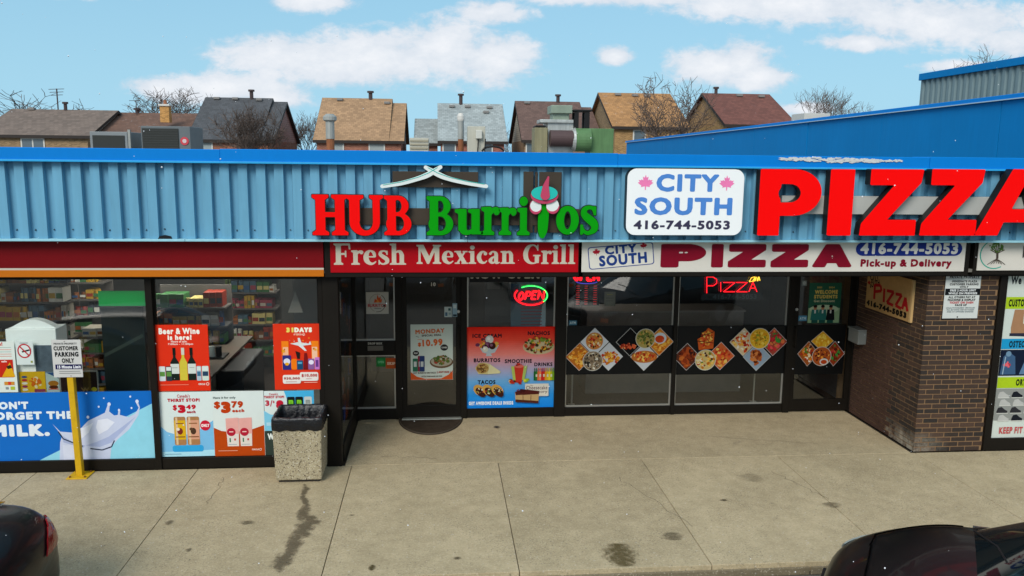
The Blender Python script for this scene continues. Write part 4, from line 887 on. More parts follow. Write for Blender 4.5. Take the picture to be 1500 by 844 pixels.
c = Cv((197, 394, 274, 418), X1-X0, Z1-Z0); c.d = .008; c.text('DROP BOX', 199, 377, 270, 388, 'b4b0a4', .07); c.finish(db)
poster('round_sticker', 'round green sticker under the mail slot', 'sticker', Z4m, (240, 452, 286, 497), FR, '1e7a38', lambda c: (c.ell(263, 474, 17, 17, '2f9848', 18), c.text('OPEN', 248, 468, 278, 480, '8ad098', .04)))
poster('square_sticker', 'square orange sticker beside the round green one', 'sticker', Z4m, (287, 455, 340, 506), FR, 'b84c14', lambda c: c.text('SKIP', 294, 474, 334, 488, 'e8c8a8', .07))
FD = YR-.012
def d_mon(c):
    g = 'c8d0c4'; c.poly([(410, 522), (440, 545), (480, 556), (560, 556), (600, 535), (618, 515), (618, 561), (410, 561)], 'cc5424'); c.ell(514, 520, 92, 34, g, 24)
    c.text('MONDAY', 434, 310, 578, 332, 'c8642c', .05, rot=-.05); c.text('SPECIAL DEAL', 465, 336, 562, 346, '4a3c34', .05, rot=-.04); c.text('$', 446, 376, 462, 398, 'c85c24', .07); c.text('10.99', 468, 360, 568, 394, 'cc6024', .055, rot=-.05)
    c.ell(436, 429, 16, 13, '2a2a28'); c.ell(576, 402, 19, 16, '2a2a28'); c.text('POP', 427, 425, 445, 433, 'd8d8d0', .05); c.text('COMBO', 562, 398, 590, 406, 'd8d8d0', .04)
    for x0, k in ((421, '2c6a50'), (446, '8a2c3c'), (455, '283a68')): c.rr(x0-1, 442 if x0 > 440 else 455, x0+24, 520, 4, k); c.rect(x0+4, 470, x0+18, 496, 'c0c4c0')
    c.ell(562, 474, 58, 30, '6a5038', 24); c.ell(562, 470, 52, 25, 'a8a08c', 24); c.blobs(560, 462, 44, 24, ['6c4a24', '8a6a34', '5a7030', 'b8b49c', '503018', 'a04030', '45602a'], 46, 4, 10, seed=5)
    c.text('( ANY SIZE )', 540, 518, 608, 530, 'a83828', .05); c.text('ANY BURRITO OR TACO', 422, 522, 534, 530, '50443c', .04); c.text('WITH PURCHASE OF POP', 462, 540, 565, 547, '50443c', .04); c.line([(436, 345), (452, 350)], 2, '404040'); c.line([(444, 362), (466, 360)], 2, 'c8642c')
poster('deal_poster', 'white poster on the grill door advertising a Monday special deal at 10.99', 'poster', Z4m, (410, 288, 619, 562), FD, 'c2ccc0', d_mon)
poster('door_number', 'tiny door number 10 above the grill door glass', 'sign', Z4m, (508, 76, 537, 102), YR-.035, '2a2824', lambda c: c.text('10', 511, 80, 534, 99, 'c8c4b8', .05))
poster('door_sticker', 'small white card sticker on the grill door', 'sticker', Z4m, (577, 201, 614, 252), FD, 'b4c0bc', lambda c: (c.rect(581, 228, 592, 246, '4a6a80'), c.rect(596, 208, 608, 220, '3a5a5a'), c.rect(598, 230, 609, 240, '8aa0a0')))
poster('door_sticker', 'narrow pale blue sticker at the grill door edge', 'sticker', Z4m, (617, 184, 640, 250), FD-.03, '8ca8b4', lambda c: (c.rect(621, 190, 636, 208, 'c8d4d4'), c.rect(620, 238, 638, 248, '2a3840')))
def d_now(c): c.text('NOW OPEN', 706, 20, 1048, 62, 'c0bcb0', .09)
poster('banner', 'black banner with pale letters half hidden under the sign box above the food poster', 'banner', Z4m, (702, 8, 1058, 79), FR, '0e0e0e', d_now)
poster('menu_board', 'pale blue menu poster with faint red price lines behind the neon sign', 'poster', Z4m, (905, 85, 1078, 300), YR+.02, '3c5a6a', lambda c: (c.poly([(905, 85), (945, 85), (925, 200), (905, 230)], '2a4456'), c.poly([(1078, 160), (1078, 300), (1050, 300), (1060, 200)], '8aa0a8'), [c.rect(955, 206+i*16, 1060, 210+i*16, '7a2430') for i in range(6)], c.text('MENU', 960, 186, 1050, 200, '8a2838', .06)))
def d_food(c):
    c.grad(688, 300, 1127, 700, ['f01c08', 'f04c38', 'e88478', 'b0a0b8', '68a8d8', '2a90dc', '1080dc'], 40)
    T = lambda s, a, b_, d, e: c.text(s, a, b_, d, e, '141420', .05)
    T('ICE CREAM', 715, 333, 858, 352); T('NACHOS', 986, 322, 1095, 342); T('BURRITOS', 722, 452, 852, 472); T('SMOOTHIE', 874, 458, 1008, 478); T('DRINKS', 1020, 476, 1111, 495); T('TACOS', 741, 560, 829, 580)
    c.text('GET AWESOME DEALS INSIDE', 698, 666, 918, 684, 'dfe6ee', .085)
    c.poly([(745, 390), (845, 388), (825, 424), (805, 430), (812, 442), (780, 442), (785, 430), (765, 424)], 'b8c4c8'); c.blobs(788, 378, 58, 26, ['d88028', '6a3020', 'e0b048', 'c05030', '6c3050'], 26, 6, 12, seed=2)
    for x, y, r, k in ((798, 360, 20, 'd8d4cc'), (790, 388, 16, '6c2c5c'), (812, 392, 17, '3c1c18'), (775, 398, 14, '301c18'), (778, 408, 14, 'd8d4c0')): c.ell(x, y, r, r, k); c.ell(x-4, y-4, r*.4, r*.4, 'f0ece4' if k[0] == 'd' else '8a5a70')
    c.ell(1040, 398, 78, 38, 'c8b48c', 24); c.blobs(1040, 388, 72, 42, ['d89c28', 'e0b040', '5c7a24', '8a3018', '3c3418', 'c86820', '7a9030', '4a2414', 'c8402c'], 90, 4, 11, seed=6)
    c.poly([(728, 500), (745, 475), (775, 472), (800, 480), (855, 518), (850, 526), (790, 530), (745, 528)], 'c8bc84'); c.poly([(800, 480), (855, 518), (850, 526), (790, 530)], 'd4cc9c'); c.ell(764, 500, 32, 26, 'b09050', 16); c.blobs(762, 500, 28, 22, ['6a3c1c', '8a5a28', '4c2c14', 'a87838', '5a3a1a'], 36, 3, 6, seed=7)
    c.poly([(905, 492), (935, 492), (928, 560), (915, 560)], 'a8b858'); c.poly([(955, 490), (985, 490), (972, 560), (958, 560)], 'a4b860'); c.poly([(920, 492), (968, 492), (958, 572), (930, 572)], 'c03424'); c.ell(944, 492, 24, 8, 'd86858'); c.blobs(944, 484, 16, 8, ['b02018', '7a1810', 'd84830'], 10, 3, 6, seed=8); c.line([(975, 500), (985, 478)], 2, 'd8e0d0')
    c.blobs(912, 565, 20, 12, ['b02c1c', 'e09020', '4c1c14', 'e8c060'], 12, 5, 9, seed=9); c.blobs(978, 562, 18, 12, ['b8c030', '90b028', 'd8d040'], 10, 5, 9, seed=10); c.blobs(950, 574, 14, 5, ['a02018'], 5, 5, 8, seed=11)
    for i, k in enumerate(['1c5c28', '2c7030', 'd86840', 'e88050', 'b81c20', 'c02420', 'd8901c', 'c8a820', 'd8c020', 'a8a820', '6c9420']):
        x = 1018+i*9.2; c.poly([(x+2, 500), (x+6, 500), (x+6, 515), (x+9, 522), (x+9, 563), (x-1, 563), (x-1, 522), (x+2, 515)], k); c.rect(x, 532, x+8, 545, 'c8c8b0' if i % 2 else k)
    for i in range(3):
        x = 750+i*44; y = 612+i*0; c.ell(x, y-4, 34, 24, 'c89848', 16, .7); c.ell(x+6, y+6, 30, 18, '3c1c14', 16, .75); c.blobs(x+4, y-2, 22, 16, ['c8a058', '6a8030', 'a04028', 'd8d0b0', '2c1810'], 16, 3, 7, seed=20+i)
    c.rect(975, 578, 1092, 640, 'd4cec0'); c.text('The', 1000, 584, 1015, 591, '603038', .01); c.text('Cheesecake', 980, 588, 1086, 607, '50303a', .0, serif2); c.text('Factory', 1010, 611, 1086, 628, '50303a', .0, serif2)
    c.poly([(925, 618), (960, 606), (1045, 620), (1042, 672), (928, 662)], 'b89868'); c.poly([(925, 618), (960, 604), (1045, 614), (1045, 630), (930, 634)], '4c1c18'); c.poly([(928, 655), (1042, 664), (1042, 676), (928, 668)], '4c2418'); c.blobs(955, 612, 24, 8, ['7c1c20', '3c1414'], 10, 4, 7, seed=30); c.line([(965, 634), (966, 664)], 3, '5c2c20'); c.line([(1005, 634), (1004, 668)], 3, '5c2c20')
def serif2(ch, b): return sans(ch, .01)
poster('food_poster', 'large red to blue poster of nachos burritos tacos and drinks under the neon open sign', 'poster', Z4m, (688, 302, 1127, 694), FR, 'c04038', d_food)
# neon signs
NR = mat('red_neon_tube', (.9, .02, .02), .4, emit=(1, .01, .02), es=1.6); NG = mat('green_neon_tube', (.1, .9, .2), .4, emit=(.05, 1, .15), es=1.4); NY = mat('yellow_neon_tube', (.9, .7, .1), .4, emit=(1, .6, .05), es=1.5); NB = mat('blue_neon_tube', (.1, .1, .6), .4, emit=(.05, .06, .5), es=.8)
def neon(name, label, zm, Y, strokes):
    o = thing(name, label, 'neon sign', (0, Y, 0))
    for pts, r, m, nm in strokes:
        mb = MB(); q = [zx(a, b, zm, Y) for a, b in pts]; mb.path([(x, 0, z) for x, z in q], r, 6); mb.build(nm, m, o)
    return o
def ell_pts(cx, cy, rx_, ry_, a0, a1, n=24): return [(cx+rx_*math.cos(math.radians(a0+(a1-a0)*i/n)), cy+ry_*math.sin(math.radians(a0+(a1-a0)*i/n))) for i in range(n+1)]
LT = {'O': [[(.5, 0), (.1, .2), (0, .5), (.1, .8), (.5, 1), (.9, .8), (1, .5), (.9, .2), (.5, 0)]], 'P': [[(0, 1), (0, 0), (.6, 0), (.95, .15), (.95, .4), (.6, .55), (0, .55)]], 'E': [[(1, 0), (0, 0), (0, 1), (1, 1)], [(0, .5), (.8, .5)]], 'N': [[(0, 1), (0, 0), (1, 1), (1, 0)]],
      'I': [[(.5, 0), (.5, 1)]], 'Z': [[(0, 0), (1, 0), (0, 1), (1, 1)]], 'A': [[(0, 1), (.5, 0), (1, 1)], [(.2, .62), (.8, .62)]]}
def word(t, boxes, r, m, sk=0): return [([(x0+u*(x1-x0)+(1-v)*sk, y0+v*(y1-y0)) for u, v in s], r, m, 'tube') for ch, (x0, y0, x1, y1) in zip(t, boxes) for s in LT[ch]]
neon('neon_sign', 'red and green oval neon sign reading Open above the food poster', Z4m, YR-.03,
     [(ell_pts(1005, 146, 80, 46, 40, 170), .012, NR, 'tube'), (ell_pts(1005, 146, 80, 46, 170, 215), .012, NR, 'tube'), (ell_pts(1005, 145, 81, 47, 235, 400), .009, NG, 'tube')]
     + word('OPEN', [(940, 128, 966, 170), (975, 126, 1000, 166), (1006, 124, 1030, 164), (1038, 120, 1066, 164)], .010, NR, 8)+word('OPEN', [(945, 133, 961, 165), (979, 131, 995, 162), (1010, 130, 1026, 160), (1042, 126, 1061, 159)], .006, NR, 8))
neon('neon_sign', 'red neon letters reading Open cut off by the sign box above the led board', Z5m, YR-.03,
     word('OPEN', [(76, 18, 104, 78), (112, 18, 140, 78), (148, 18, 172, 78), (182, 18, 210, 78)], .015, NR)+word('OPEN', [(82, 24, 98, 72), (117, 24, 134, 72), (152, 24, 170, 72), (187, 24, 205, 72)], .010, NR)+[(ell_pts(145, 80, 60, 14, 20, 160), .006, NB, 'tube')])
neon('neon_sign', 'thin red neon script reading Pizza with a small yellow slice', Z5m, YR-.03,
     word('PIZZA', [(790, 58, 846, 145), (856, 86, 874, 138), (880, 88, 942, 138), (950, 88, 1008, 138), (1016, 86, 1060, 138)], .006, NR)
     + [([(1018, 84), (1030, 62), (1050, 56), (1046, 80), (1018, 84)], .005, NY, 'tube'), ([(1036, 82), (1050, 58), (1054, 80)], .005, NY, 'tube'), ([(1058, 58), (1064, 80), (1070, 56), (1076, 78)], .006, NY, 'tube')])
# led list board
X0, X1, Z0, Z1 = rect_on(820+80/3.669, 390+97/3.669, 820+212/3.669, 390+212/3.669, YR+.03)
lb = thing('led_board', 'small black led board with rows of red dots below the cut off neon letters', 'led board', (X0, YR+.03, Z0)); W, H = X1-X0, Z1-Z0; B('case', mat('black_plastic', (.01, .01, .01), .5), lb, 0, W, 0, .02, 0, H)
RE = mat('dim_red_led', (.3, .01, .01), .5, emit=(.9, .02, .03), es=.3); mb = MB()
for i in range(9):
    for x0, x1 in ((.06, .2), (.4, .52), (.76, .90)): mb.box(W*x0, W*x1, -.004, -.001, H*(.06+i*.105), H*(.06+i*.105)+H*.03)
mb.build('led_row', RE, lb)
poster('paper_notice', 'faint cream paper notice behind the pizza window glass', 'poster', Z5m, (240, 138, 299, 214), YR+.03, '6a685c', lambda c: (c.rect(252, 150, 284, 154, '8a8450'), c.rect(248, 170, 290, 173, '55544c'), c.rect(248, 185, 290, 188, '55544c')))
poster('window_sticker', 'small blue card payment sticker low on the pizza window', 'sticker', Z5m, (49, 292, 92, 317), FR, '3a6a80', lambda c: c.text('ATM', 54, 298, 86, 311, 'b8ccd0', .05))
poster('window_lettering', 'dim phone number strip behind the thin neon script', 'sign', Z5m, (760, 146, 1090, 182), YR+.04, '1c2a30', lambda c: c.text('416-744-5053', 822, 150, 1058, 178, '42545c', .04))
# food bands
PZ = ['c83c18', 'd87028', 'e0a040', 'a82814', 'e8c060', '8a2010', 'd8502c']; FR_ = ['d88c20', 'e0a83c', 'c07018', 'e8bc58', 'b86414']; WG = ['8a3414', 'a8481c', '6a2410', 'c06428', '3c1810']; MX = ['b02c1c', '5c7a28', 'e0d0a8', 'c87828', '4c2418', 'e8e0d0']; GS = ['6a7a30', 'a8883c', '3c3418', 'c8a858', '58642c']; RG = ['d87818', 'e89830', 'c05c10', 'f0b050']; CL = ['c82c34', '3c8a38', 'a81c28', 'e05050', '2c6a2c', 'd87040']
def dia(c, cx, cy, r, bgc, cs, n, seed, r0=5, r1=12, ry=None):
    ry = ry or r*1.0; c.poly([(cx, cy-ry), (cx+r, cy), (cx, cy+ry), (cx-r, cy)], 'c8c8c4'); k = .965; c.poly([(cx, cy-ry*k), (cx+r*k, cy), (cx, cy+ry*k), (cx-r*k, cy)], bgc); c.blobs(cx, cy, r*.95, ry*.95, cs, n, r0, r1, True, seed)
def disc(c, cx, cy, r, bgc, cs, n, seed, r0=4, r1=10): c.ell(cx, cy, r, r, 'c8c8c0', 24); c.ell(cx, cy, r*.95, r*.95, bgc, 24); c.blobs(cx, cy, r*.88, r*.88, cs, n, r0, r1, False, seed)
def d_b1(c):
    dia(c, 106, 484, 76, 'b86820', FR_+RG, 60, 1); dia(c, 184, 405, 76, 'c8ccd0', ['c8ccd0'], 1, 2); c.ell(183, 400, 46, 46, 'c08040', 24); c.blobs(183, 400, 40, 40, PZ+MX, 60, 4, 9, False, 3); dia(c, 262, 484, 76, 'c4c8cc', ['c4c8cc'], 1, 4); c.blobs(265, 490, 54, 36, FR_+['b03018'], 60, 5, 11, False, 5); disc(c, 176, 505, 54, '8a7860', ['d8d4c4', '3c3028', '6a5a48', 'b8a888', '282420'], 60, 6)
    dia(c, 372, 405, 76, '0c0c0c', ['b03c20', '8a2414', 'd05830'], 1, 7); c.poly([(372, 334), (443, 405), (372, 476), (301, 405)], '0d0d0e'); c.blobs(362, 428, 46, 14, ['b83c20', 'd05c34', '8a2010', 'e08850'], 34, 5, 9, False, 8); dia(c, 530, 405, 76, 'c88030', RG+FR_, 66, 9, 7, 14); c.ell(532, 385, 34, 30, 'c4ccd0', 16); c.ell(530, 390, 25, 20, 'c04018', 16)
    dia(c, 450, 484, 76, 'c0c4c8', ['c0c4c8'], 1, 10); c.ell(450, 484, 70, 33, 'b06a30', 24); c.blobs(450, 482, 62, 27, PZ, 60, 4, 9, False, 11); disc(c, 452, 386, 53, 'a09050', GS, 60, 12)
poster('food_decal', 'black window band with pizza fries and mushroom pictures on the left pizza window', 'window decal', Z5m, (36, 320, 604, 580), FR, '08090a', d_b1)
def d_b2(c):
    dia(c, 684, 484, 74, '5a3020', WG, 46, 21, 8, 18); c.poly([(752, 380), (790, 330), (824, 350), (822, 440), (745, 448), (735, 390)], 'c85820'); c.blobs(782, 392, 36, 48, PZ, 70, 4, 9, False, 22); c.line([(735, 400), (822, 410)], 3, '1c1410'); c.line([(745, 378), (820, 350)], 3, '1c1410'); dia(c, 862, 480, 76, 'c86030', PZ+['d8b890'], 60, 23); disc(c, 781, 500, 56, 'c8b070', FR_+MX, 56, 24)
    dia(c, 980, 405, 76, 'd0b890', PZ+['e0d8c8', 'd8d0c0'], 60, 25); dia(c, 1140, 405, 76, '9a4030', CL, 56, 26, 7, 13); dia(c, 1054, 484, 76, '8a9cac', ['8a9cac'], 1, 27); c.blobs(1048, 486, 34, 48, ['8a3c18', 'a85828', '5c240c', 'c8783c'], 50, 8, 14, False, 28); disc(c, 1062, 386, 56, 'd8a828', ['e0b030', 'd89018', 'e8c850', 'a87818', '8a8c28'], 56, 29)
poster('food_decal', 'black window band with chicken wings pizza slices and onion rings on the middle pizza window', 'window decal', Z5m, (630, 320, 1224, 580), FR, '08090a', d_b2)
def d_b3(c):
    dia(c, 152, 388, 44, '9a5020', RG+MX, 60, 31, 3, 8, 52); dia(c, 206, 336, 47, 'd89c20', ['e0b030', 'e8c850', 'd89018', 'f0d060'], 30, 32, 4, 9, 42); dia(c, 258, 388, 44, '8a3418', WG+CL[:2], 60, 33, 3, 8, 52); disc(c, 206, 398, 40, 'a85020', WG+RG, 40, 34, 3, 7); c.ell(216, 420, 18, 14, 'd0ccc4', 14); c.ell(216, 421, 13, 9, 'b04018', 14)
poster('food_decal', 'black band with a small cluster of fried food pictures on the door beside the bricks', 'window decal', Z6m, (101, 270, 300, 473), FD, '08090a', d_b3)
def d_st(c):
    c.text('2023', 184, 112, 204, 119, 'c8a850', .04); c.text('2024', 232, 112, 256, 119, 'c8a850', .04); c.text('WELCOME', 176, 126, 270, 142, 'd8c060', .06); c.text('STUDENTS', 174, 146, 270, 161, 'd8c060', .06); c.text('Get Discount', 174, 166, 260, 176, 'c8c8a0', .03)
    c.rect(154, 200, 283, 261, '9ab88c'); c.ell(218, 205, 60, 18, 'b8ccA8'.lower(), 20)
    for x in (182, 213, 246): c.poly([(x-14, 206), (x+14, 206), (x+18, 250), (x-18, 250)], '2a7068' if x != 246 else '16181c'); c.ell(x, 200, 7, 8, 'b8805c'); c.ell(x, 193, 8, 6, '241a18'); c.rect(x-13, 250, x+13, 261, '1c5048'); c.rect(x-3, 208, x+3, 222, 'd8d8d0')
poster('student_poster', 'green poster welcoming students with three cartoon pupils on the right hand door', 'poster', Z6m, (153, 97, 285, 263), FD, '1f5a44', d_st)
poster('door_sticker', 'tiny blue card sticker on the right hand door', 'sticker', Z6m, (112, 232, 146, 254), FD, '4a88a8', lambda c: c.text('ATM', 116, 238, 142, 249, 'c8dce0', .04))
poster('door_sticker', 'pale shield shaped sticker at top of the right hand door', 'sticker', Z6m, (126, 88, 146, 110), FD, '7a8484', lambda c: c.ell(136, 98, 7, 8, 'a8b0b0'))
# parking notice on the pier
def d_park(c):
    K = '26282a'; T = lambda s, y0, y1, x0, x1, k=K, b_=.05: c.text(s, x0, y0, x1, y1, k, b_)
    c.rect(708, 66, 863, 67.4, '505050'); T('PRIVATE PROPERTY', 68, 78, 728, 850); c.rect(712, 80, 860, 81.4, '404040'); T('IMMEDIATE PLAZA', 86, 95, 738, 842); T('CUSTOMER PARKING', 98, 107, 730, 848); T('ONLY', 109, 117, 772, 808)
    c.rect(714, 120, 858, 147, '121619'); T('FREE 2 HOUR LIMIT', 123, 132, 734, 840, 'd8dcdc'); T('WHILE ON PREMISES', 135, 144, 728, 846, 'd8dcdc')
    T('ALL OTHERS PAY AT', 151, 160, 730, 840); T('MACHINE & DISPLAY', 162, 171, 728, 842); T('TICKET ON DASH', 173, 182, 736, 834, 'b83038'); T('FACE UP', 184, 192, 760, 808)
    for i, y in enumerate((197, 205, 213)): T(['UNAUTHORIZED VEHICLES', 'WILL BE TOWED AND OR TAGGED', 'AND AT OWNERS EXPENSE'][i], y, y+5, 724+i*2, 842-i*2, '4a6068', .02)
    c.ell(774, 237, 3, 3, '3a3a3a'); c.ell(796, 64, 2, 2, '3a3a3a')
poster('parking_sign', 'white metal parking notice with black band screwed to the front of the brick pier', 'sign', Z6m, (713, 61, 857, 243), -.02, 'c8ccc8', d_park, thick=.006, sheet='plate')
# plywood pizza sign on the side wall of the pier
def side_rect(l, t, r, b, X):   # pixel corners on the plane x = X : returns y0(near), y1(far), z0, z1
    a = P(r, (t+b)/2, 0, X); q = P(l, (t+b)/2, 0, X); return a.y, q.y
Xs = BX0-.03
yn = P(1335, 450, 0, Xs).y; yf = P(1268, 440, 0, Xs).y; zt_ = P(1336, 410, 0, Xs).z; zb_ = P(1333, 473, 0, Xs).z
pl = thing('wooden_sign', 'hand painted plywood sign reading Pizza on the brick side wall', 'sign', (Xs, yf, zb_), -PI/2)
W, H = yf-yn, zt_-zb_
ply = mat('pale_plywood', (.44, .26, .10), .7, var=.25, vs=9)
B('board', ply, pl, 0, W, 0, .022, 0, H, .002); B('edge_batten', mat('fresh_cut_batten', (.55, .36, .16), .6), pl, W-.035, W+.012, -.006, .027, 0, H, .003)
c = Cv((0, 0, 100, 62), W, H); PR = 'a81c20'
c.text('CITY', 6, 4, 26, 16, '1a1612', .04, rot=-.35); c.text('SOUTH', 6, 16, 30, 26, '1a1612', .04, rot=-.35); leaf(c, 5, 22, 4, 'a02020')
for pts in ([(20, 45), (19, 22)], [(19, 23), (32, 21), (35, 29), (21, 33)], [(41, 24), (42, 45)], [(47, 26), (62, 25), (49, 44), (63, 45)], [(66, 27), (79, 26), (68, 44), (80, 46)], [(82, 46), (87, 28), (93, 47)], [(84, 39), (91, 39)]): c.line(pts, 4.6, PR)
c.text('416-744-5053', 3, 49, 92, 58, '181410', .09); c.finish(pl)
mbx = thing('mailbox', 'small grey mailbox fixed to the brick side wall near the door', 'mailbox', (BX0, P(1262, 490, 0, BX0).y, P(1266, 504, 0, BX0).z))
gm2 = mat('grey_mailbox_paint', (.20, .21, .20), .45, var=.1); B('box', gm2, mbx, -.13, 0, -.15, .15, 0, .20, .008); B('lid', gm2, mbx, -.145, 0, -.155, .155, .202, .225, .006)
lm = thing('lamp_bracket', 'small brass hook fixture on the dark wall left of the plywood sign', 'bracket', (BX0, P(1252, 410, 0, BX0).y, 2.28)); B('plate', mat('tarnished_brass', (.35, .25, .1), .4, .6), lm, -.02, 0, -.03, .03, -.06, .06); MB().path([(-.02, 0, .02), (-.08, 0, .03), (-.1, 0, -.02)], .01, 6).build('hook', MATS['tarnished_brass'], lm)
# right clinic posters: each printed panel
def d_cl(c):
    c.text('We Bill M', 1459, 404, 1501, 416, '20282c', .04); c.text('M', 1486, 420, 1495, 431, 'b02830', .05)
    c.rect(1455, 434, 1545, 451, 'a4c020'); c.text('CUSTOM OR', 1459, 437, 1499, 448, '1c2414', .06)
    c.poly([(1469, 452), (1483, 452), (1483, 472), (1495, 478), (1515, 482), (1515, 490), (1467, 489), (1466, 478)], 'a07858'); c.poly([(1465, 486), (1517, 486), (1517, 492), (1465, 490)], '2a2c3c')
    c.rect(1455, 494, 1545, 509, '1a90c0'); c.text('OSTEOPAT', 1466, 497, 1503, 507, '14303c', .06)
    c.rect(1455, 510, 1545, 548, '101c30'); c.poly([(1457, 546), (1460, 520), (1467, 513), (1477, 520), (1480, 546)], '3a5878'); c.ell(1467, 516, 4, 4, '6888a0'); c.blobs(1466, 532, 6, 6, ['b03040', 'd86068'], 8, 1.5, 3, seed=2); c.line([(1463, 520), (1461, 546)], 1.5, '90a8b8'); c.poly([(1485, 546), (1491, 528), (1501, 515), (1509, 520), (1497, 534), (1493, 546)], '587898'); c.ell(1501, 520, 6, 6, 'b83040')
    c.rect(1455, 550, 1545, 566, 'a4c020'); c.text('ORTHO', 1482, 553, 1508, 563, '1c2414', .06)
    c.rect(1455, 567, 1545, 614, '8a8c88')
    for r in range(4):
        for q in range(4): x = 1458+q*20+(r % 2)*3; y = 572+r*11.5; k = rnd.choice(['181c24', '20242c', '2c2c30', 'b0b0ac']); c.poly([(x, y+5), (x+2, y), (x+7, y-1), (x+12, y+3), (x+16, y+5), (x+16, y+8), (x, y+8)], k); c.rect(x, y+8, x+17, y+9, 'c8c8c0')
    c.text('KEEP FIT AT', 1465, 624, 1514, 634, 'b84848', .04)
poster('clinic_poster', 'tall clinic window poster with foot and spine pictures right of the brick pier', 'poster', (10, 0, 1), (1455, 401, 1545, 642), F0, 'c4ccc4', d_cl)

# ================================================================== street furniture
# yellow post sign
q0 = P(118, 697, 2, 0)
ps = thing('parking_sign', 'white customer parking only sign on a leaning yellow post by the left window', 'sign', (q0.x, q0.y, 0))
YEL = mat('yellow_post_paint', (.60, .36, .010), .5, var=.22, vs=9, bump=.3); RUST = mat('rusty_base', (.20, .075, .02), .8, var=.4, vs=25)
top = P(103.5, 553, 1, q0.y); lx = top.x-q0.x; tz = top.z
mb = MB(); a = .036
mb.add([(-a, -a, .01), (a, -a, .01), (a, a, .01), (-a, a, .01), (lx-a, -a, tz+.4), (lx+a, -a, tz+.4), (lx+a, a, tz+.4), (lx-a, a, tz+.4)], [(0, 3, 2, 1), (4, 5, 6, 7), (0, 1, 5, 4), (1, 2, 6, 5), (2, 3, 7, 6), (3, 0, 4, 7)])
mb.build('post', YEL, ps, bevel=.005)
bp_ = MB().box(-.12, .12, -.12, .12, 0, .014).build('base_plate', YEL, ps, bevel=.004)
for sx2 in (-1, 1):
    for sy2 in (-1, 1): MB().tube((sx2*.085, sy2*.085, .014), (sx2*.085, sy2*.085, .03), .012, n=6).build('bolt', RUST, bp_)
X0, X1, Z0, Z1 = rect_on(76.5, 498, 119.5, 553, q0.y-.05); W, H = X1-X0, Z1-Z0
pp_ = B('plate', paper('c8c6c2'), ps, X0-q0.x, X1-q0.x, -.045, -.041, Z0, Z1, .002)
holder = MB(); c = Cv((212, 276, 332, 432), W, H)
K = '16181a'; c.text('PRIVATE PROPERTY', 222, 288, 316, 296, '4a4a4a', .03); c.text('CUSTOMER', 220, 302, 320, 320, K, .045); c.text('PARKING', 224, 326, 320, 346, K, .055); c.text('ONLY', 250, 352, 300, 372, K, .045); c.rect(222, 378, 330, 398, '1c1a4c'); c.text('15 Minute Limit', 230, 382, 326, 395, 'e4e4e8', .07); c.rect(236, 406, 322, 408, '70706c'); c.rect(236, 414, 326, 416, '70706c'); c.ell(266, 283, 2, 2, '4a3020'); c.ell(283, 426, 2, 2, '6a3a20')
for mbx_, nm in ((c.pic, 'printed_picture'), (c.let, 'lettering')): o = mbx_.build(nm, PRINT, ps); o.location = (X0-q0.x, -.0455, Z0)
# concrete bin
qa = P(404, 708, 2, 0); qb = P(471, 708, 2, 0)
bn = thing('waste_bin', 'square pebbled concrete litter bin lined with a black bag by the corner post', 'litter bin', ((qa.x+qb.x)/2, qa.y, 0))
bw = (qb.x-qa.x)/2
def agg():
    m = bpy.data.materials.new('exposed_aggregate'); m.use_nodes = True; n = m.node_tree.nodes; l = m.node_tree.links; b = n['Principled BSDF']; b.inputs['Roughness'].default_value = .9
    g = n.new('ShaderNodeNewGeometry'); v = n.new('ShaderNodeTexVoronoi'); v.inputs['Scale'].default_value = 85; l.new(g.outputs['Position'], v.inputs['Vector'])
    wn = n.new('ShaderNodeTexWhiteNoise'); l.new(v.outputs['Position'], wn.inputs['Vector']); r = n.new('ShaderNodeValToRGB'); l.new(wn.outputs['Value'], r.inputs[0]); e = r.color_ramp.elements; r.color_ramp.interpolation = 'CONSTANT'
    e[0].color = (.12, .095, .06, 1); e[1].position = .93; e[1].color = (.50, .45, .34, 1); q = e.new(.10); q.color = (.34, .285, .18, 1); q = e.new(.5); q.color = (.40, .345, .23, 1)
    big = noise(n, l, g.outputs['Position'], 3, 5, .6); mm = n.new('ShaderNodeVectorMath'); mm.operation = 'SCALE'; l.new(r.outputs[0], mm.inputs[0]); l.new(nmath(n, l, 'ADD', nmath(n, l, 'MULTIPLY', big, .7), .68), mm.inputs[3]); l.new(mm.outputs[0], b.inputs['Base Color'])
    bp = n.new('ShaderNodeBump'); bp.inputs['Distance'].default_value = .006; l.new(v.outputs['Distance'], bp.inputs['Height']); l.new(bp.outputs[0], b.inputs['Normal']); return m
BZ = .74; tw = bw*1.06
ed = bw*.92   # half depth
mb = MB(); y0, y1 = 0, 2*ed; o_ = .03
for (hw, ya, yb, z) in ((bw, 0, 2*ed, .03), (tw, -o_, 2*ed+o_, BZ)): mb.v += [(-hw, ya, z), (hw, ya, z), (hw, yb, z), (-hw, yb, z)]
mb.f = [[0, 3, 2, 1], [0, 1, 5, 4], [1, 2, 6, 5], [2, 3, 7, 6], [3, 0, 4, 7]]; mb.m = [0]*5; mb.c = [None]*5
mb.build('body', agg(), bn, bevel=.015); B('foot', mat('dark_foot', (.04, .035, .03), .9), bn, -bw+.03, bw-.03, .03, 2*ed-.03, 0, .035)
BAG = mat('black_bin_bag', (.006, .006, .008), .25, bump=.9, bs=38, spec=.5)
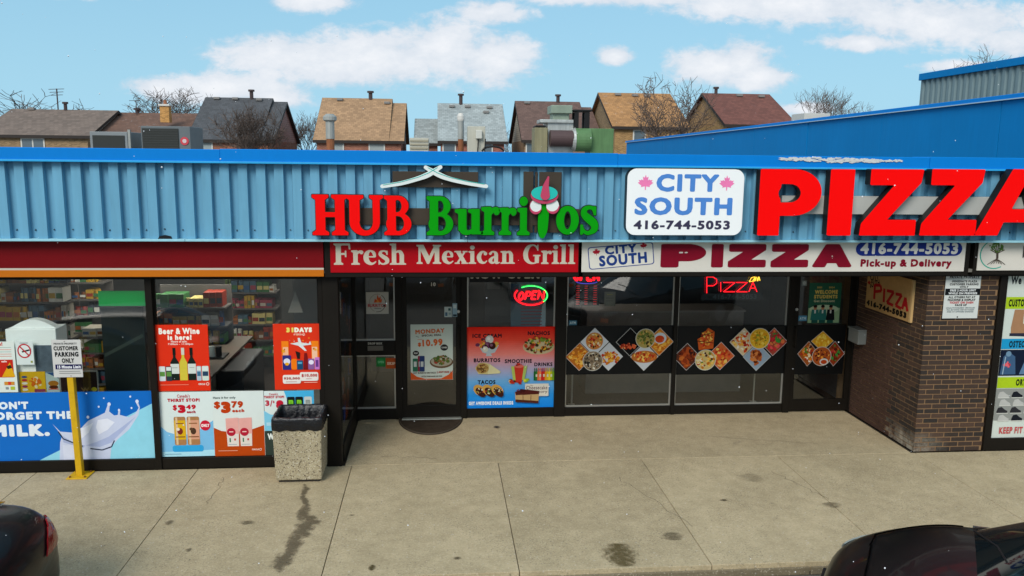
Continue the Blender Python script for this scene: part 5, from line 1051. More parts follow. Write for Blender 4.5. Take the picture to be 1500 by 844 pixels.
# bag: skirt over the rim with folds and a sagging mouth
mb = MB(); nn = 72; rings = [(1.02, BZ-.085, .004), (1.035, BZ-.04, .005), (1.035, BZ+.04, .003), (1.02, BZ+.068, .003), (.96, BZ+.072, .004), (.90, BZ+.04, .008), (.84, BZ-.06, .014), (.80, BZ-.22, .016)]
vs = []
for k_, z_, am in rings:
    for i in range(nn):
        t = 2*PI*i/nn; ct, st_ = math.cos(t), math.sin(t); m_ = max(abs(ct), abs(st_)); sq = 1/m_
        sq = min(sq, 1.385); x_ = ct*sq*tw*k_; y_ = st_*sq*(ed+o_)*k_
        j = am*math.sin(i*1.9+z_*9)+rnd.uniform(-am, am)*.8
        vs.append((x_+ct*j, ed+y_+st_*j, z_+rnd.uniform(-1, 1)*am*.7+(.004*math.sin(i*.7) if z_ > BZ else .007*math.sin(i*1.3))))
fs = [(j*nn+i, j*nn+(i+1) % nn, (j+1)*nn+(i+1) % nn, (j+1)*nn+i) for j in range(len(rings)-1) for i in range(nn)]
fs.append(tuple((len(rings)-1)*nn+i for i in range(nn)))
mb.add(vs, fs).build('bin_bag', BAG, bn, smooth=True)
# door mat
qm = P(631, 612, 2, 0); mw = (P(678, 612, 2, 0).x-P(584, 612, 2, 0).x)/2; md = qm.y-P(631, 637, 2, 0).y
pts = [(mw*math.cos(PI+PI*i/24), md*math.sin(PI+PI*i/24)) for i in range(25)]
mb = MB(); n_ = len(pts); mb.add([(x, y, .004) for x, y in pts]+[(x*.985, y*.985, .014) for x, y in pts], [tuple(range(n_, 2*n_))]+[(i, (i+1) % n_, n_+(i+1) % n_, n_+i) for i in range(n_)])
mo = thing('door_mat', 'half round worn brown mat in front of the grill door', 'door mat', (qm.x, qm.y-.02, 0)); mb.build('pile', mat('worn_mat', (.05, .038, .028), 1, spec=.02, var=.5, vs=9, bump=.6, bs=120), mo)
mb = MB(); mb.path([(x*.97, y*.97, .016) for x, y in pts], .008, 5); mb.build('border', mat('rubber_border', (.07, .058, .045), .95, spec=.05), mo)

# ================================================================== cars
CARP = mat('black_car_paint', (.004, .0045, .005), .3, coat=.15, spec=.2); CGL = mat('dark_car_glass', (.008, .012, .014), .03, spec=.9); TIRE = mat('tyre_rubber', (.02, .02, .02), .85); RIM = mat('alloy_rim', (.3, .3, .3), .35, .8); TRIM = mat('black_trim', (.012, .012, .012), .5)
TLR = mat('red_tail_lamp', (.20, .004, .006), .15, coat=.3); HLM = mat('headlamp_lens', (.22, .25, .24), .25); AMB = mat('amber_marker', (.85, .17, .01), .3); CHR = mat('chrome', (.5, .5, .5), .12, 1)
def make_car(name, label, paint, suv=False, group=None):
    t = thing(name, label, 'car', (0, 0, 0), 0, group)
    # stations along the length (front = 0): x, half width at sill, half width at belt, belt z, centre z, half width of roof edge, lower z
    hh = .12 if suv else 0
    S = [(.00, .62, .58, .55, .58, .40, .30), (.10, .78, .72, .66, .70, .52, .22), (.35, .86, .80, .76, .82, .62, .20), (.68, .90, .86, .87, .95, .70, .20), (.98, .91, .89, .92, 1.0, .74, .20)]
    cab = [(1.10, .91, .89, .945, 1.02, .72, .2), (1.85, .915, .89, .98, 1.42+hh, .62, .2), (2.60, .92, .90, .99, 1.48+hh, .62, .2), (3.35, .92, .90, 1.0, 1.45+hh, .60, .2)]
    tail = [(4.10, .90, .86, 1.02, 1.10+hh, .62, .22), (4.40, .88, .83, 1.0, 1.06+hh*.5, .62, .24), (4.60, .80, .76, .90, .93, .58, .28), (4.66, .70, .66, .62, .64, .5, .34)]
    allS = S+cab+tail; mb = MB(); rows = []
    for (x, ws, wb, bz, cz, wr, lz) in allS:
        half = [(ws*.92, lz), (ws, lz+.12), (ws+.015, (lz+bz)/2), (wb+.02, bz-.07), (wb-.02, bz)]
        if x > 1.05 and x < 4.2: half += [(wr+.06, cz-.10), (wr-.03, cz-.03)]
        else: half += [(wr+.02, bz+(cz-bz)*.55), (wr*.6, cz-.012)]
        half += [(0, cz)]
        row = [(x+(.10*(abs(y)/.9)**2.5 if x < .3 else (-.12*(abs(y)/.9)**2.5 if x > 4.3 else 0)), y, z) for y, z in half]+[(x+(.10*(abs(y)/.9)**2.5 if x < .3 else (-.12*(abs(y)/.9)**2.5 if x > 4.3 else 0)), -y, z) for y, z in half[-2::-1]]
        rows.append(row)
    n = len(rows[0]); vs = [v for r in rows for v in r]; body = []; glass = []
    ws_i = len(S); 
    for i in range(len(rows)-1):
        for j in range(n-1):
            f = (i*n+j, i*n+j+1, (i+1)*n+j+1, (i+1)*n+j)
            inside = ws_i <= i < ws_i+len(cab)
            top_ = 5 <= j <= n-7 and 5 <= j < n-6
            if i == ws_i and 5 <= j <= 8: glass.append(f)                     # windscreen
            elif i == ws_i+len(cab)-1 and 5 <= j <= 8: glass.append(f)        # rear screen
            elif ws_i <= i < ws_i+len(cab) and j in (4, n-6): glass.append(f)  # side glass
            else: body.append(f)
    body.append(tuple(range(n-1, -1, -1))); body.append(tuple((len(rows)-1)*n+j for j in range(n)))
    def sub(fs, nm, m, off=0):
        ids = sorted({i for f in fs for i in f}); mp = {k: q for q, k in enumerate(ids)}
        o = MB().add([vs[i] for i in ids], [tuple(mp[i] for i in f) for f in fs]).build(nm, m, t, smooth=True); fixn(o)
        s = o.modifiers.new('sub', 'SUBSURF'); s.levels = 2; s.render_levels = 2; s.boundary_smooth = 'PRESERVE_CORNERS'; return o
    bo = sub(body, 'body', paint); sub(glass, 'windows', CGL)
    def hug(o):
        m1 = o.modifiers.new('divide', 'SUBSURF'); m1.subdivision_type = 'SIMPLE'; m1.levels = 3; m1.render_levels = 3
        m2 = o.modifiers.new('wrap', 'SHRINKWRAP'); m2.target = bo; m2.offset = .012; m2.wrap_method = 'NEAREST_SURFACEPOINT'
        m3 = o.modifiers.new('thick', 'SOLIDIFY'); m3.thickness = .012; m3.offset = 0
    for sy2 in (-1, 1):
        for x_ in (.82, 3.72):
            wv = MB(); wv.tube((x_, sy2*.72, .32), (x_, sy2*.935, .32), .335, .335, 28); w0 = wv.build('wheel', TIRE, t)
            MB().tube((x_, sy2*.93, .32), (x_, sy2*.945, .32), .20, .19, 18).build('rim', RIM, w0)
        # lamps as shallow shells over the corners
        mb = MB(); mb.add([(.10, sy2*.66, .60), (.20, sy2*.80, .62), (.34, sy2*.865, .67), (.34, sy2*.84, .74), (.20, sy2*.74, .70), (.12, sy2*.62, .665)], [(0, 1, 4, 5), (1, 2, 3, 4)]); o = fixn(mb.build('headlight', HLM, t)); hug(o)
        hug(MB().add([(.02, sy2*.60, .47), (.14, sy2*.74, .47), (.14, sy2*.74, .56), (.02, sy2*.60, .56)], [(0, 1, 2, 3)]).build('side_marker', AMB, t))
        mb = MB(); mb.add([(4.66, sy2*.38, .74), (4.62, sy2*.62, .72), (4.50, sy2*.82, .76), (4.44, sy2*.82, .92), (4.54, sy2*.70, .96), (4.63, sy2*.5, .86)], [(0, 1, 4, 5), (1, 2, 3, 4)]); o = fixn(mb.build('taillight', TLR, t)); hug(o)
        mb = MB(); mb.box(2.05, 2.22, sy2*.98-.09, sy2*.98+.09, .98, 1.12); mb.build('wing_mirror', paint, t, bevel=.03)
    MB().box(-.01, .02, -.40, .40, .36, .50).build('grille', TRIM, t, bevel=.01)
    MB().box(4.60, 4.61, -.26, .26, .42, .53).build('number_plate', mat('plate_white', (.6, .62, .62), .5), t)
    MB().path([(1.10, .62, 1.0), (1.24, .2, 1.08), (1.28, -.1, 1.11)], .008, 5).build('wiper', TRIM, t)
    for sy2 in (-1, 1):
        for q4 in ([(.30, .60), (.68, .70), (1.02, .78)], [(.30, 0), (.28, .35), (.30, .60)]):
            pp4 = MB(); 
            for (xa, ya), (xb, yb) in zip(q4, q4[1:]): pp4.add([(xa, sy2*ya, .95), (xb, sy2*yb, .97), (xb+.008, sy2*(yb+.010), .97), (xa+.008, sy2*(ya+.010), .95)], [(0, 1, 2, 3)])
            hug(pp4.build('panel_gap', mat('panel_gap_black', (.0015, .0015, .0015), .9, spec=.02), t))  # thin black strips draw the hood shut lines
    return t
car = make_car('parked_car', 'black car nose at the bottom right corner by the kerb', CARP)
car.location = (3.12, -3.96, -.13); car.rotation_euler = (0, 0, math.radians(-33))
car2 = make_car('parked_car', 'black car tail with red lamp at the bottom left corner by the kerb', CARP)
car2.location = (-7.80, -3.84, -.12); car2.rotation_euler = (0, 0, math.radians(0))
silver = mat('silver_car_paint', (.32, .33, .34), .3, .5, coat=1)  # two unseen cars follow, added only for the shop glass to mirror
car3 = make_car('parked_car', 'unseen silver car added for the pizza shop glass to mirror', silver); car3.location = (3.0, -8.2, -.13); car3.rotation_euler = (0, 0, math.radians(-95))
car4 = make_car('parked_car', 'unseen dark car added for the grill door glass to mirror', mat('dark_grey_car_paint', (.03, .032, .036), .25, coat=1)); car4.location = (-.6, -8.4, -.13); car4.rotation_euler = (0, 0, math.radians(-86))

# ================================================================== inside the shops
PKG = ['8a3020', '2c4c74', 'a88428', '3a6a3c', 'b0a898', '7a4a2c', '903848', '405a6a', 'c0b070', 'a05c28', '586a38', 'c8c4b8', '30343c']
def shelf_unit(label, x0, x1, y, z0, z1, rows, seed, cat='shelf unit'):
    g = random.Random(seed); o = thing('shelf_unit', label, cat, (x0, y, 0), 0, None); W = x1-x0
    fm = mat('shelf_metal', (.10, .09, .08), .6); B('back_panel', fm, o, 0, W, .38, .41, 0, z1); st = (z1-z0)/rows
    mb = MB()
    for r in range(rows):
        z = z0+r*st; B('shelf', fm, o, 0, W, 0, .38, z-.025, z); x = .01
        while x < W-.1:
            w_ = g.uniform(.04, .12); h_ = min(st-.06, g.uniform(.35, .85)*st); mb.col = g.choice(PKG); k = g.randint(1, 4)
            for _ in range(k):
                if x+w_ < W: 
                    y_ = g.uniform(.0, .05); c0_ = mb.col
                    if g.random() < .3: mb.tube((x+w_/2, y_+w_/2, z+.001), (x+w_/2, y_+w_/2, z+h_), w_*.45, w_*.40, 8)
                    else: mb.box(x, x+w_-.006, y_, .3, z+.001, z+h_)
                    mb.col = g.choice(PKG); mb.add([(x+.006, y_-.002, z+h_*.25), (x+w_-.012, y_-.002, z+h_*.25), (x+w_-.012, y_-.002, z+h_*.62), (x+.006, y_-.002, z+h_*.62)], [(0, 1, 2, 3)]); mb.col = c0_
                x += w_
    p = mb.build('packages', PRINT, o); p['kind'] = 'stuff'; return o
shelf_unit('tall snack shelves seen through the left window beyond the white chest', P(-40, 440, 1, 3.4).x, P(100, 440, 1, 3.4).x, 3.4, .3, 2.4, 7, 1)
shelf_unit('snack shelves with yellow and orange packets left of the green board', P(104, 440, 1, 3.0).x, P(152, 440, 1, 3.0).x, 3.0, .3, 2.4, 8, 2)
shelf_unit('low counter shelf of packets seen through the second window', P(222, 440, 1, 2.2).x, P(330, 440, 1, 2.2).x, 2.2, .5, 1.9, 5, 3)
shelf_unit('shelf of bottles at the back behind the second window', P(330, 440, 1, 4.6).x, P(405, 440, 1, 4.6).x, 4.6, .3, 2.3, 7, 4)
shelf_unit('shelves of small packets under the dark hanging board in the left window', P(118, 480, 1, 1.6).x, P(170, 480, 1, 1.6).x, 1.6, .2, 1.55, 6, 5)
poster('hanging_board', 'plain green board hanging inside the left window near its mullion', 'board', Z1m, (405, 74, 597, 136), .09, '0c9448', lambda c: c.rect(410, 80, 592, 130, '0a9c48'), thick=.02)
poster('dark_screen', 'large dark panel below the green board inside the left window', 'panel', Z1m, (425, 140, 600, 492), .45, '18211f', lambda c: c.poly([(430, 330), (590, 250), (596, 262), (430, 345)], '38423c'), thick=.03)
# white chest with curved lid
X0, X1, Z0, Z1 = rect_on(11, 476, 85, 580, .07)
ch = thing('ice_chest', 'white merchandiser with arched top inside the left window', 'ice chest', (X0, .07, .0)); W = X1-X0; WH = mat('white_enamel', (.88, .90, .86), .5, var=.05)
zt2 = P(45, 482, 1, .07).z; za = P(50, 469, 1, .07).z
B('cabinet', WH, ch, 0, W, 0, .3, .0, zt2, .01)
pts = [(W*.06, zt2+.001)]+[(W*(.06+.92*i/12), zt2+(za-zt2)*math.sin(PI*i/12)) for i in range(1, 12)]+[(W*.98, zt2+.001)]
MB().prism(pts, .04, .16).build('arched_top', WH, ch); B('glass_front', mat('chest_glass', (.10, .13, .16), .2, var=.6, vs=12), ch, W*.55, W-.03, -.006, -.001, zt2-.75, zt2-.2)
poster('snack_box', 'yellow frozen treat carton standing in the left window behind the post', 'carton', Z1m, (80, 407, 188, 496), .052, 'cfa418', lambda c: ([c.ell(102, 428+i*13, 12, 5, ['34507a', 'b03030', 'd8d4c8', '8a3058', 'd8d4c8'][i]) for i in range(5)], c.blobs(150, 450, 30, 22, ['c86018', 'd88020', 'e0d0a0'], 16, 5, 12, seed=4), c.rect(140, 478, 185, 490, '8a3c50')), thick=.012)
poster('snack_box', 'pale blue carton with a burger picture beside the yellow carton', 'carton', Z1m, (190, 409, 244, 496), .052, 'a8b8b4', lambda c: (c.poly([(190, 409), (244, 409), (244, 435)], '30507a'), c.ell(220, 455, 22, 12, '9a6420'), c.ell(220, 470, 20, 7, '50240c'), c.rect(198, 476, 240, 480, 'c05030')), thick=.012)
poster('framed_panel', 'brown framed panel low in the left window right of the cartons', 'panel', Z1m, (246, 404, 404, 494), .052, '8a8880', lambda c: (c.rect(250, 408, 400, 490, '261814'), c.ell(386, 480, 12, 9, '9c9420'), c.text('W', 332, 472, 366, 490, '6a5434', .05), c.poly([(300, 420), (340, 412), (336, 418), (302, 428)], '8a7a68')), thick=.02)
ct = thing('shop_counter', 'shop counter with pale front panel inside the second window', 'counter', (P(300, 500, 1, 1.2).x, 1.2, 0))
W = P(352, 500, 1, 1.2).x-ct.location.x
B('front_panel', mat('counter_grey', (.30, .26, .21), .6, var=.1), ct, -.35, W*.42, -.75, 1.2, 0, 1.02, .01); B('worktop', mat('counter_top', (.13, .10, .075), .5), ct, -.4, W*.6, -.8, 1.6, 1.021, 1.06, .01)
B('cooler_body', mat('cooler_black', (.02, .02, .022), .35), ct, W*.43, W*1.2, -.3, 1.0, 0, 1.0, .02)
c = Cv((0, 0, 60, 60), .45, .45); c.text('cola', 4, 20, 56, 44, '6a1c24', .05); o = c.let.build('lettering', PRINT, ct); o.location = (-.33, -.752, .35)
bt = thing('display_tier', 'row of green and white cans above the wine poster', 'display', (P(250, 470, 1, .4).x, .4, 0)); mb = MB()
B('tray', mat('tray_black', (.02, .02, .02), .5), bt, -.05, .62, 0, .3, 1.28, 1.30)
for i in range(7): mb.col = ['1c1c1c', 'a0a8a0', '6ab028', '7ac030', '15202c', 'b0b8b0', '222'*2][i]; mb.tube((.03+i*.085, .1, 1.301), (.03+i*.085, .1, 1.43), .038, n=12)
p = mb.build('cans', PRINT, bt)
cone = thing('paper_cone', 'pale triangular card standing behind the second window near its right edge', 'card stand', (P(433, 445, 1, .6).x, .6, P(433, 458, 1, .6).z)); MB().prism([(-.10, 0), (.09, 0), (.0, .28)], 0, .02).build('card', mat('pale_card', (.35, .32, .27), .7), cone)
# shop back panels that read as pale merchandise walls
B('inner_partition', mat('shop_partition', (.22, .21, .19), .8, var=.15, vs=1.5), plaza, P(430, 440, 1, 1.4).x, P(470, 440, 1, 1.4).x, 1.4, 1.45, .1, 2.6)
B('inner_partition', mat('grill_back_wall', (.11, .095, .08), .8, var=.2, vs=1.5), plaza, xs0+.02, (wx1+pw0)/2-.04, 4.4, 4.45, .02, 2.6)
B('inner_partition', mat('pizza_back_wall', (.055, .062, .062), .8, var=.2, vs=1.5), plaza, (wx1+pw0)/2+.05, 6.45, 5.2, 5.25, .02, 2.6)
pc = thing('service_counter', 'long grey service counter inside the pizza window above the food band', 'counter', (P(860, 460, 1, 2.9).x, 2.9, 0)); W = P(1090, 460, 1, 2.9).x-pc.location.x
zz = P(950, 455, 1, 2.9).z; B('front_panel', mat('stone_counter', (.24, .21, .18), .7, var=.2, vs=6), pc, 0, W, 0, .6, 0, zz-.03, .005); B('worktop', mat('counter_edge', (.30, .27, .23), .5), pc, -.02, W+.02, -.03, .62, zz-.029, zz, .004)
for x_, lab in ((P(838, 560, 1, 2.3).x, 'thin pale display leg low behind the left pizza window'), (P(1105, 560, 1, 2.3).x, 'thin pale display leg low behind the middle pizza window')):
    o = thing('display_stand', lab, 'stand', (x_, 2.3, 0)); MB().tube((0, 0, .012), (0, 0, .95), .014, n=8).build('leg', ALU, o); B('foot', ALU, o, -.05, .05, -.05, .05, .012, .02)
gw = thing('menu_wall', 'pale wall of framed menu sheets inside the grill window behind the neon', 'menu board', (P(800, 450, 1, 3.0).x-1.0, 3.0, 1.2))
B('board', mat('menu_wall_board', (.18, .17, .15), .8), gw, 0, 1.0, 0, .03, 0, 1.2)
for i in range(4): B('menu_sheet', mat('menu_sheet', (.30, .28, .24), .7), gw, .04+i*.24, .24+i*.24, -.012, -.002, .55, 1.1)

# ================================================================== roof top
RZ = 3.551
def roof_box(name, label, cat, l, t, r, b, Y, depth, m, side=None):
    X0, X1, Z0, Z1 = rect_on(l, t, r, b, Y); o = thing(name, label, cat, (X0, Y, RZ)); B('casing', m, o, 0, X1-X0, 0, depth, 0, Z1-RZ, .01); return o, X1-X0, Z1-RZ
GAL = mat('weathered_galvanised', (.34, .35, .33), .5, .3, var=.3, vs=3, streak=.3); DG = mat('dark_grille', (.035, .038, .036), .7); BEI = mat('beige_unit', (.46, .45, .38), .6, var=.15, vs=3, streak=.2)
o, W, H = roof_box('air_conditioner', 'dark fronted rooftop air conditioner with a round red emblem on its side', 'air conditioner', 207, 185, 279, 222, 9, 1.0, mat('slate_unit', (.13, .15, .16), .5, var=.2, vs=2))
fw = W*.76; B('grille', DG, o, .03, fw, -.02, -.002, .05, H-.05)
for i in range(14): B('grille_slat', mat('slat_grey', (.06, .065, .062), .6), o, .04, fw-.01, -.028, -.021, .09+i*(H-.14)/14, .09+i*(H-.14)/14+.008)
MB().tube((W*.88, -.002, H*.64), (W*.88, -.016, H*.64), .09, n=20).build('emblem', mat('red_emblem', (.55, .06, .08), .5), o); MB().tube((W*.88, -.0165, H*.64), (W*.88, -.02, H*.64), .045, n=16).build('emblem_centre', mat('emblem_white', (.6, .5, .5), .5), o)
o, W, H = roof_box('air_conditioner', 'plain grey rooftop unit left of the emblem one', 'air conditioner', 132, 193, 187, 222, 9, 1.0, mat('grey_unit', (.22, .24, .25), .5, var=.2, vs=2)); B('pipe', GAL, o, W+.01, W+.06, .0, .05, 0, H+.05); B('grille', DG, o, .06, W-.06, -.015, -.002, .08, H-.08)
def flue(label, px, pyt, Y, r, mpipe, mcap, capw=1.7):
    q = P(px, pyt, 1, Y); o = thing('flue_pipe', label, 'flue pipe', (q.x, Y, RZ)); h_ = q.z-RZ
    MB().tube((0, 0, 0), (0, 0, h_*.55), r, r, 14).build('pipe', mpipe, o); MB().tube((0, 0, h_*.55), (0, 0, h_-.12), r*1.1, r*1.1, 14).build('collar', GAL, o)
    MB().lathe([(r*1.15, h_-.16), (r*capw, h_-.13), (r*capw, h_-.06), (r*.9, h_), (0.001, h_)], n=16).build('cap', mcap, o, smooth=False); return o
flue('rusty flue pipe with a grey capped top left of the tan roofed house gable', 483, 167, 8, .085, mat('rusted_pipe', (.26, .10, .045), .8, var=.5, vs=8, streak=.4), GAL)
flue('narrow rusty pipe with a pale cap beside the beige cabinet', 675, 166, 7.5, .06, MATS['rusted_pipe'], mat('pale_cap', (.6, .58, .54), .5), 1.3)
o, W, H = roof_box('louvred_vent', 'small beige louvred rooftop vent left of the narrow rusty pipe', 'roof vent', 600, 202, 628, 224, 7.5, .5, BEI)
for i in range(5): B('louvre', mat('louvre_beige', (.33, .30, .22), .6), o, .01, W-.01, -.02, -.002, H-.08-i*.075, H-.045-i*.075)  # louvres in a darker beige than the casing
o, W, H = roof_box('electrical_cabinet', 'tall beige electrical cabinet with black conduit on the roof', 'electrical cabinet', 685, 185, 711, 226, 7, .35, BEI); B('switch_box', mat('pale_switch', (.55, .55, .5), .5), o, W*.45, W*.8, -.10, -.002, H-.25, H-.08, .01)
MB().path([(W*.6, -.06, H-.25), (W*.55, -.1, H-.55), (W*.8, -.12, H-.75), (W*1.1, -.1, H-.72)], .014, 6).build('conduit', TRIM, o); MB().path([(W*1.0, -.03, H-.25), (W*.95, -.05, H-.5), (W*1.15, -.06, H-.62)], .012, 6).build('conduit', TRIM, o)
hp = thing('hose', 'black looped hose lying beside the beige cabinet on the roof', 'hose', (P(722, 222, 1, 7).x, 7, P(722, 222, 1, 7).z)); MB().path([(.22*math.cos(math.radians(a)), 0, .10*math.sin(math.radians(a))) for a in range(0, 181, 15)], .02, 8).build('tube', TRIM, hp)
# kitchen exhaust assembly
Ye = 6.0
def ex(l, t, r, b, Y=Ye): return rect_on(l, t, r, b, Y)
fan = thing('exhaust_fan', 'kitchen exhaust with green fan housing brown drum and stacked galvanised ducts', 'exhaust fan', (P(840, 220, 1, Ye).x, Ye, RZ)); ox_ = fan.location.x
WG_ = mat('pale_galvanised', (.46, .48, .46), .4, .5, var=.35, vs=4, streak=.4); GRN = mat('fan_green', (.10, .20, .085), .5, var=.25, vs=5, streak=.3); OLV = mat('stained_olive', (.24, .22, .13), .6, var=.35, vs=3, streak=.5); DRM = mat('drum_brown', (.085, .055, .055), .45, var=.2, vs=3)
def exb(name, m, l, t, r, b, d, off=0, bev=.01): X0, X1, Z0, Z1 = ex(l, t, r, b); return B(name, m, fan, X0-ox_, X1-ox_, off, off+d, max(Z0-RZ, 0), Z1-RZ, bev)
exb('side_duct', OLV, 783, 187, 802, 228, .5); exb('side_duct_lid', TRIM, 785, 183.5, 800, 186.5, .4, .05); exb('duct_box', WG_, 803, 179, 841, 228, .7, .1); exb('duct_top', WG_, 792, 175, 841, 180, .6, .05)
exb('hood_neck', mat('greenish_galv', (.26, .32, .25), .5, .3, var=.3, vs=4), 811, 165, 835, 176, .45, .1); exb('hood_head', MATS['greenish_galv'], 808, 154, 839, 166, .6, .03)
X0, X1, Z0, Z1 = ex(805, 191, 841, 215); zc = (Z0+Z1)/2-RZ; rr_ = (Z1-Z0)/2; MB().tube((X0-ox_, -.05, zc), (X1-ox_, -.05, zc), rr_, rr_, 24).build('drum', DRM, fan)
X0, X1, Z0, Z1 = ex(841, 188, 864, 222); zc = (Z0+Z1)/2-RZ; rr_ = (Z1-Z0)/2; MB().tube((X0-ox_, 0, zc), (X1-ox_, 0, zc), rr_, rr_, 24).build('fan_scroll', GRN, fan); MB().tube((X0-ox_-.05, 0, zc), (X0-ox_+.01, 0, zc), rr_*.9, rr_*1.05, 24).build('scroll_ring', WG_, fan)
exb('fan_housing', GRN, 864, 188.5, 898, 228, .6, -.05)
exb('stack_cap', TRIM, 840.5, 160.5, 867, 163.5, .4, .0); exb('stack_leg', TRIM, 842, 164, 848, 189, .06, .02, .002); exb('stack_leg', TRIM, 857, 164, 864, 189, .06, .02, .002); exb('stack_leg', TRIM, 857, 164, 864, 189, .06, .3, .002); exb('stack_leg', TRIM, 842, 164, 848, 189, .06, .3, .002)
o, W, H = roof_box('air_conditioner', 'white rooftop unit peeping over the blue raised wall', 'air conditioner', 1178, 166, 1216, 180, 22, 1.2, mat('white_unit', (.55, .55, .52), .5, var=.1))
# blue raised wing
WX = 8.0
wing = thing('raised_roof_wall', 'long blue panelled parapet wall rising to the right behind the pizza letters', 'wall', (WX, 0, RZ))
ysm = [24.8]+[P(px, 215, 0, WX).y for px in (948, 970, 1004, 1048, 1104, 1181, 1288, 1460)]+[.2]
ZW = 4.72
def wz(y): return 4.725-(y-.8)*.0105-RZ
def wslab(name, m, x0, x1, a, b, z0, z1, bev=0):     # box whose top follows the gentle fall of the roof
    f0 = (lambda y: z0) if isinstance(z0, (int, float)) else z0
    vs = [(x0, a, f0(a)), (x1, a, f0(a)), (x1, b, f0(b)), (x0, b, f0(b)), (x0, a, z1(a)), (x1, a, z1(a)), (x1, b, z1(b)), (x0, b, z1(b))]
    return MB().add(vs, [(0, 3, 2, 1), (4, 5, 6, 7), (0, 1, 5, 4), (1, 2, 6, 5), (2, 3, 7, 6), (3, 0, 4, 7)]).build(name, m, wing, bevel=bev)
for a, b in zip(ysm[1:], ysm): wslab('wall_panel', BLUE2, rnd.uniform(0, .012), .15, a+.006, b-.006, 0, wz, .004)
wslab('panel_core', TRIM, .02, .14, .25, 24.7, 0, lambda y: wz(y)-.02); wslab('cap_flashing', BLUE, -.035, .3, .15, 24.9, lambda y: wz(y)+.003, lambda y: wz(y)+.075, .006); wslab('flashing_edge', mat('pale_flashing_edge', (.35, .5, .62), .4), -.045, -.036, .15, 24.9, wz, lambda y: wz(y)+.015)
bk = thing('tall_roof_block', 'taller ribbed grey steel block with blue coping at the upper right', 'building', (14., 13.3, RZ))
ht = 6.35-RZ; mb = MB(); prof = []
yy = 0.
while yy < 16: prof += [(0, -yy), (0, -yy-.10), (.05, -yy-.13), (.05, -yy-.21)]; yy += .25
m_ = len(prof); mb.add([(x, y, 0) for x, y in prof]+[(x, y, ht-.18) for x, y in prof], [(i, i+1, m_+i+1, m_+i) for i in range(m_-1)]); mb.build('ribbed_wall', mat('grey_blue_ribbed', (.16, .23, .25), .5, var=.1, streak=.15), bk)
B('end_wall', MATS['grey_blue_ribbed'], bk, .06, 6, -.06, -.01, 0, ht-.18); B('coping', BLUE2, bk, -.06, 6, -16, .05, ht-.19, ht, .01); B('roof', MATS['gravel_roof'], bk, .06, 6, -15.9, -.1, ht-.4, ht-.3)

# ================================================================== houses beyond
def shingle(name, base, snow=.0, n_=3):
    m = bpy.data.materials.new(name); m.use_nodes = True; n = m.node_tree.nodes; l = m.node_tree.links; b = n['Principled BSDF']; b.inputs['Roughness'].default_value = .9
    g = n.new('ShaderNodeNewGeometry'); mp = n.new('ShaderNodeMapping'); mp.inputs['Scale'].default_value = (1, 1, 1); l.new(g.outputs['Position'], mp.inputs[0])
    bt = n.new('ShaderNodeTexBrick'); cx = n.new('ShaderNodeCombineXYZ'); sx_ = n.new('ShaderNodeSeparateXYZ'); l.new(g.outputs['Position'], sx_.inputs[0]); l.new(sx_.outputs[0], cx.inputs[0]); l.new(nmath(n, l, 'MULTIPLY', sx_.outputs[2], 1.9), cx.inputs[1]); l.new(cx.outputs[0], bt.inputs['Vector'])
    bt.inputs['Scale'].default_value = 1; bt.inputs['Brick Width'].default_value = .3; bt.inputs['Row Height'].default_value = .24; bt.inputs['Mortar Size'].default_value = .012; bt.inputs['Bias'].default_value = 0
    c0 = srgb(base); bt.inputs['Color1'].default_value = tuple(v*.82 for v in c0)+(1,); bt.inputs['Color2'].default_value = tuple(min(1, v*1.18) for v in c0)+(1,); bt.inputs['Mortar'].default_value = tuple(v*.68 for v in c0)+(1,)
    nz = noise(n, l, g.outputs['Position'], 1.6, 8, .75, .5); sn = n.new('ShaderNodeMapRange'); l.new(nz, sn.inputs[0]); sn.inputs[1].default_value = .64-snow*.2; sn.inputs[2].default_value = .72-snow*.2; sn.inputs[4].default_value = min(1, .35+snow)
    nf = noise(n, l, g.outputs['Position'], 14, 3, .8); f = nmath(n, l, 'MULTIPLY', sn.outputs[0], nmath(n, l, 'GREATER_THAN', nf, .52))
    var = nmath(n, l, 'ADD', nmath(n, l, 'MULTIPLY', noise(n, l, g.outputs['Position'], .5, 5, .7), .6), .7); sc_ = n.new('ShaderNodeVectorMath'); sc_.operation = 'SCALE'; l.new(bt.outputs[0], sc_.inputs[0]); l.new(var, sc_.inputs[3])
    mx_ = n.new('ShaderNodeMix'); mx_.data_type = 'RGBA'; l.new(f, mx_.inputs[0]); l.new(sc_.outputs[0], mx_.inputs[6]); mx_.inputs[7].default_value = (.62, .64, .66, 1); l.new(mx_.outputs[2], b.inputs['Base Color']); return m
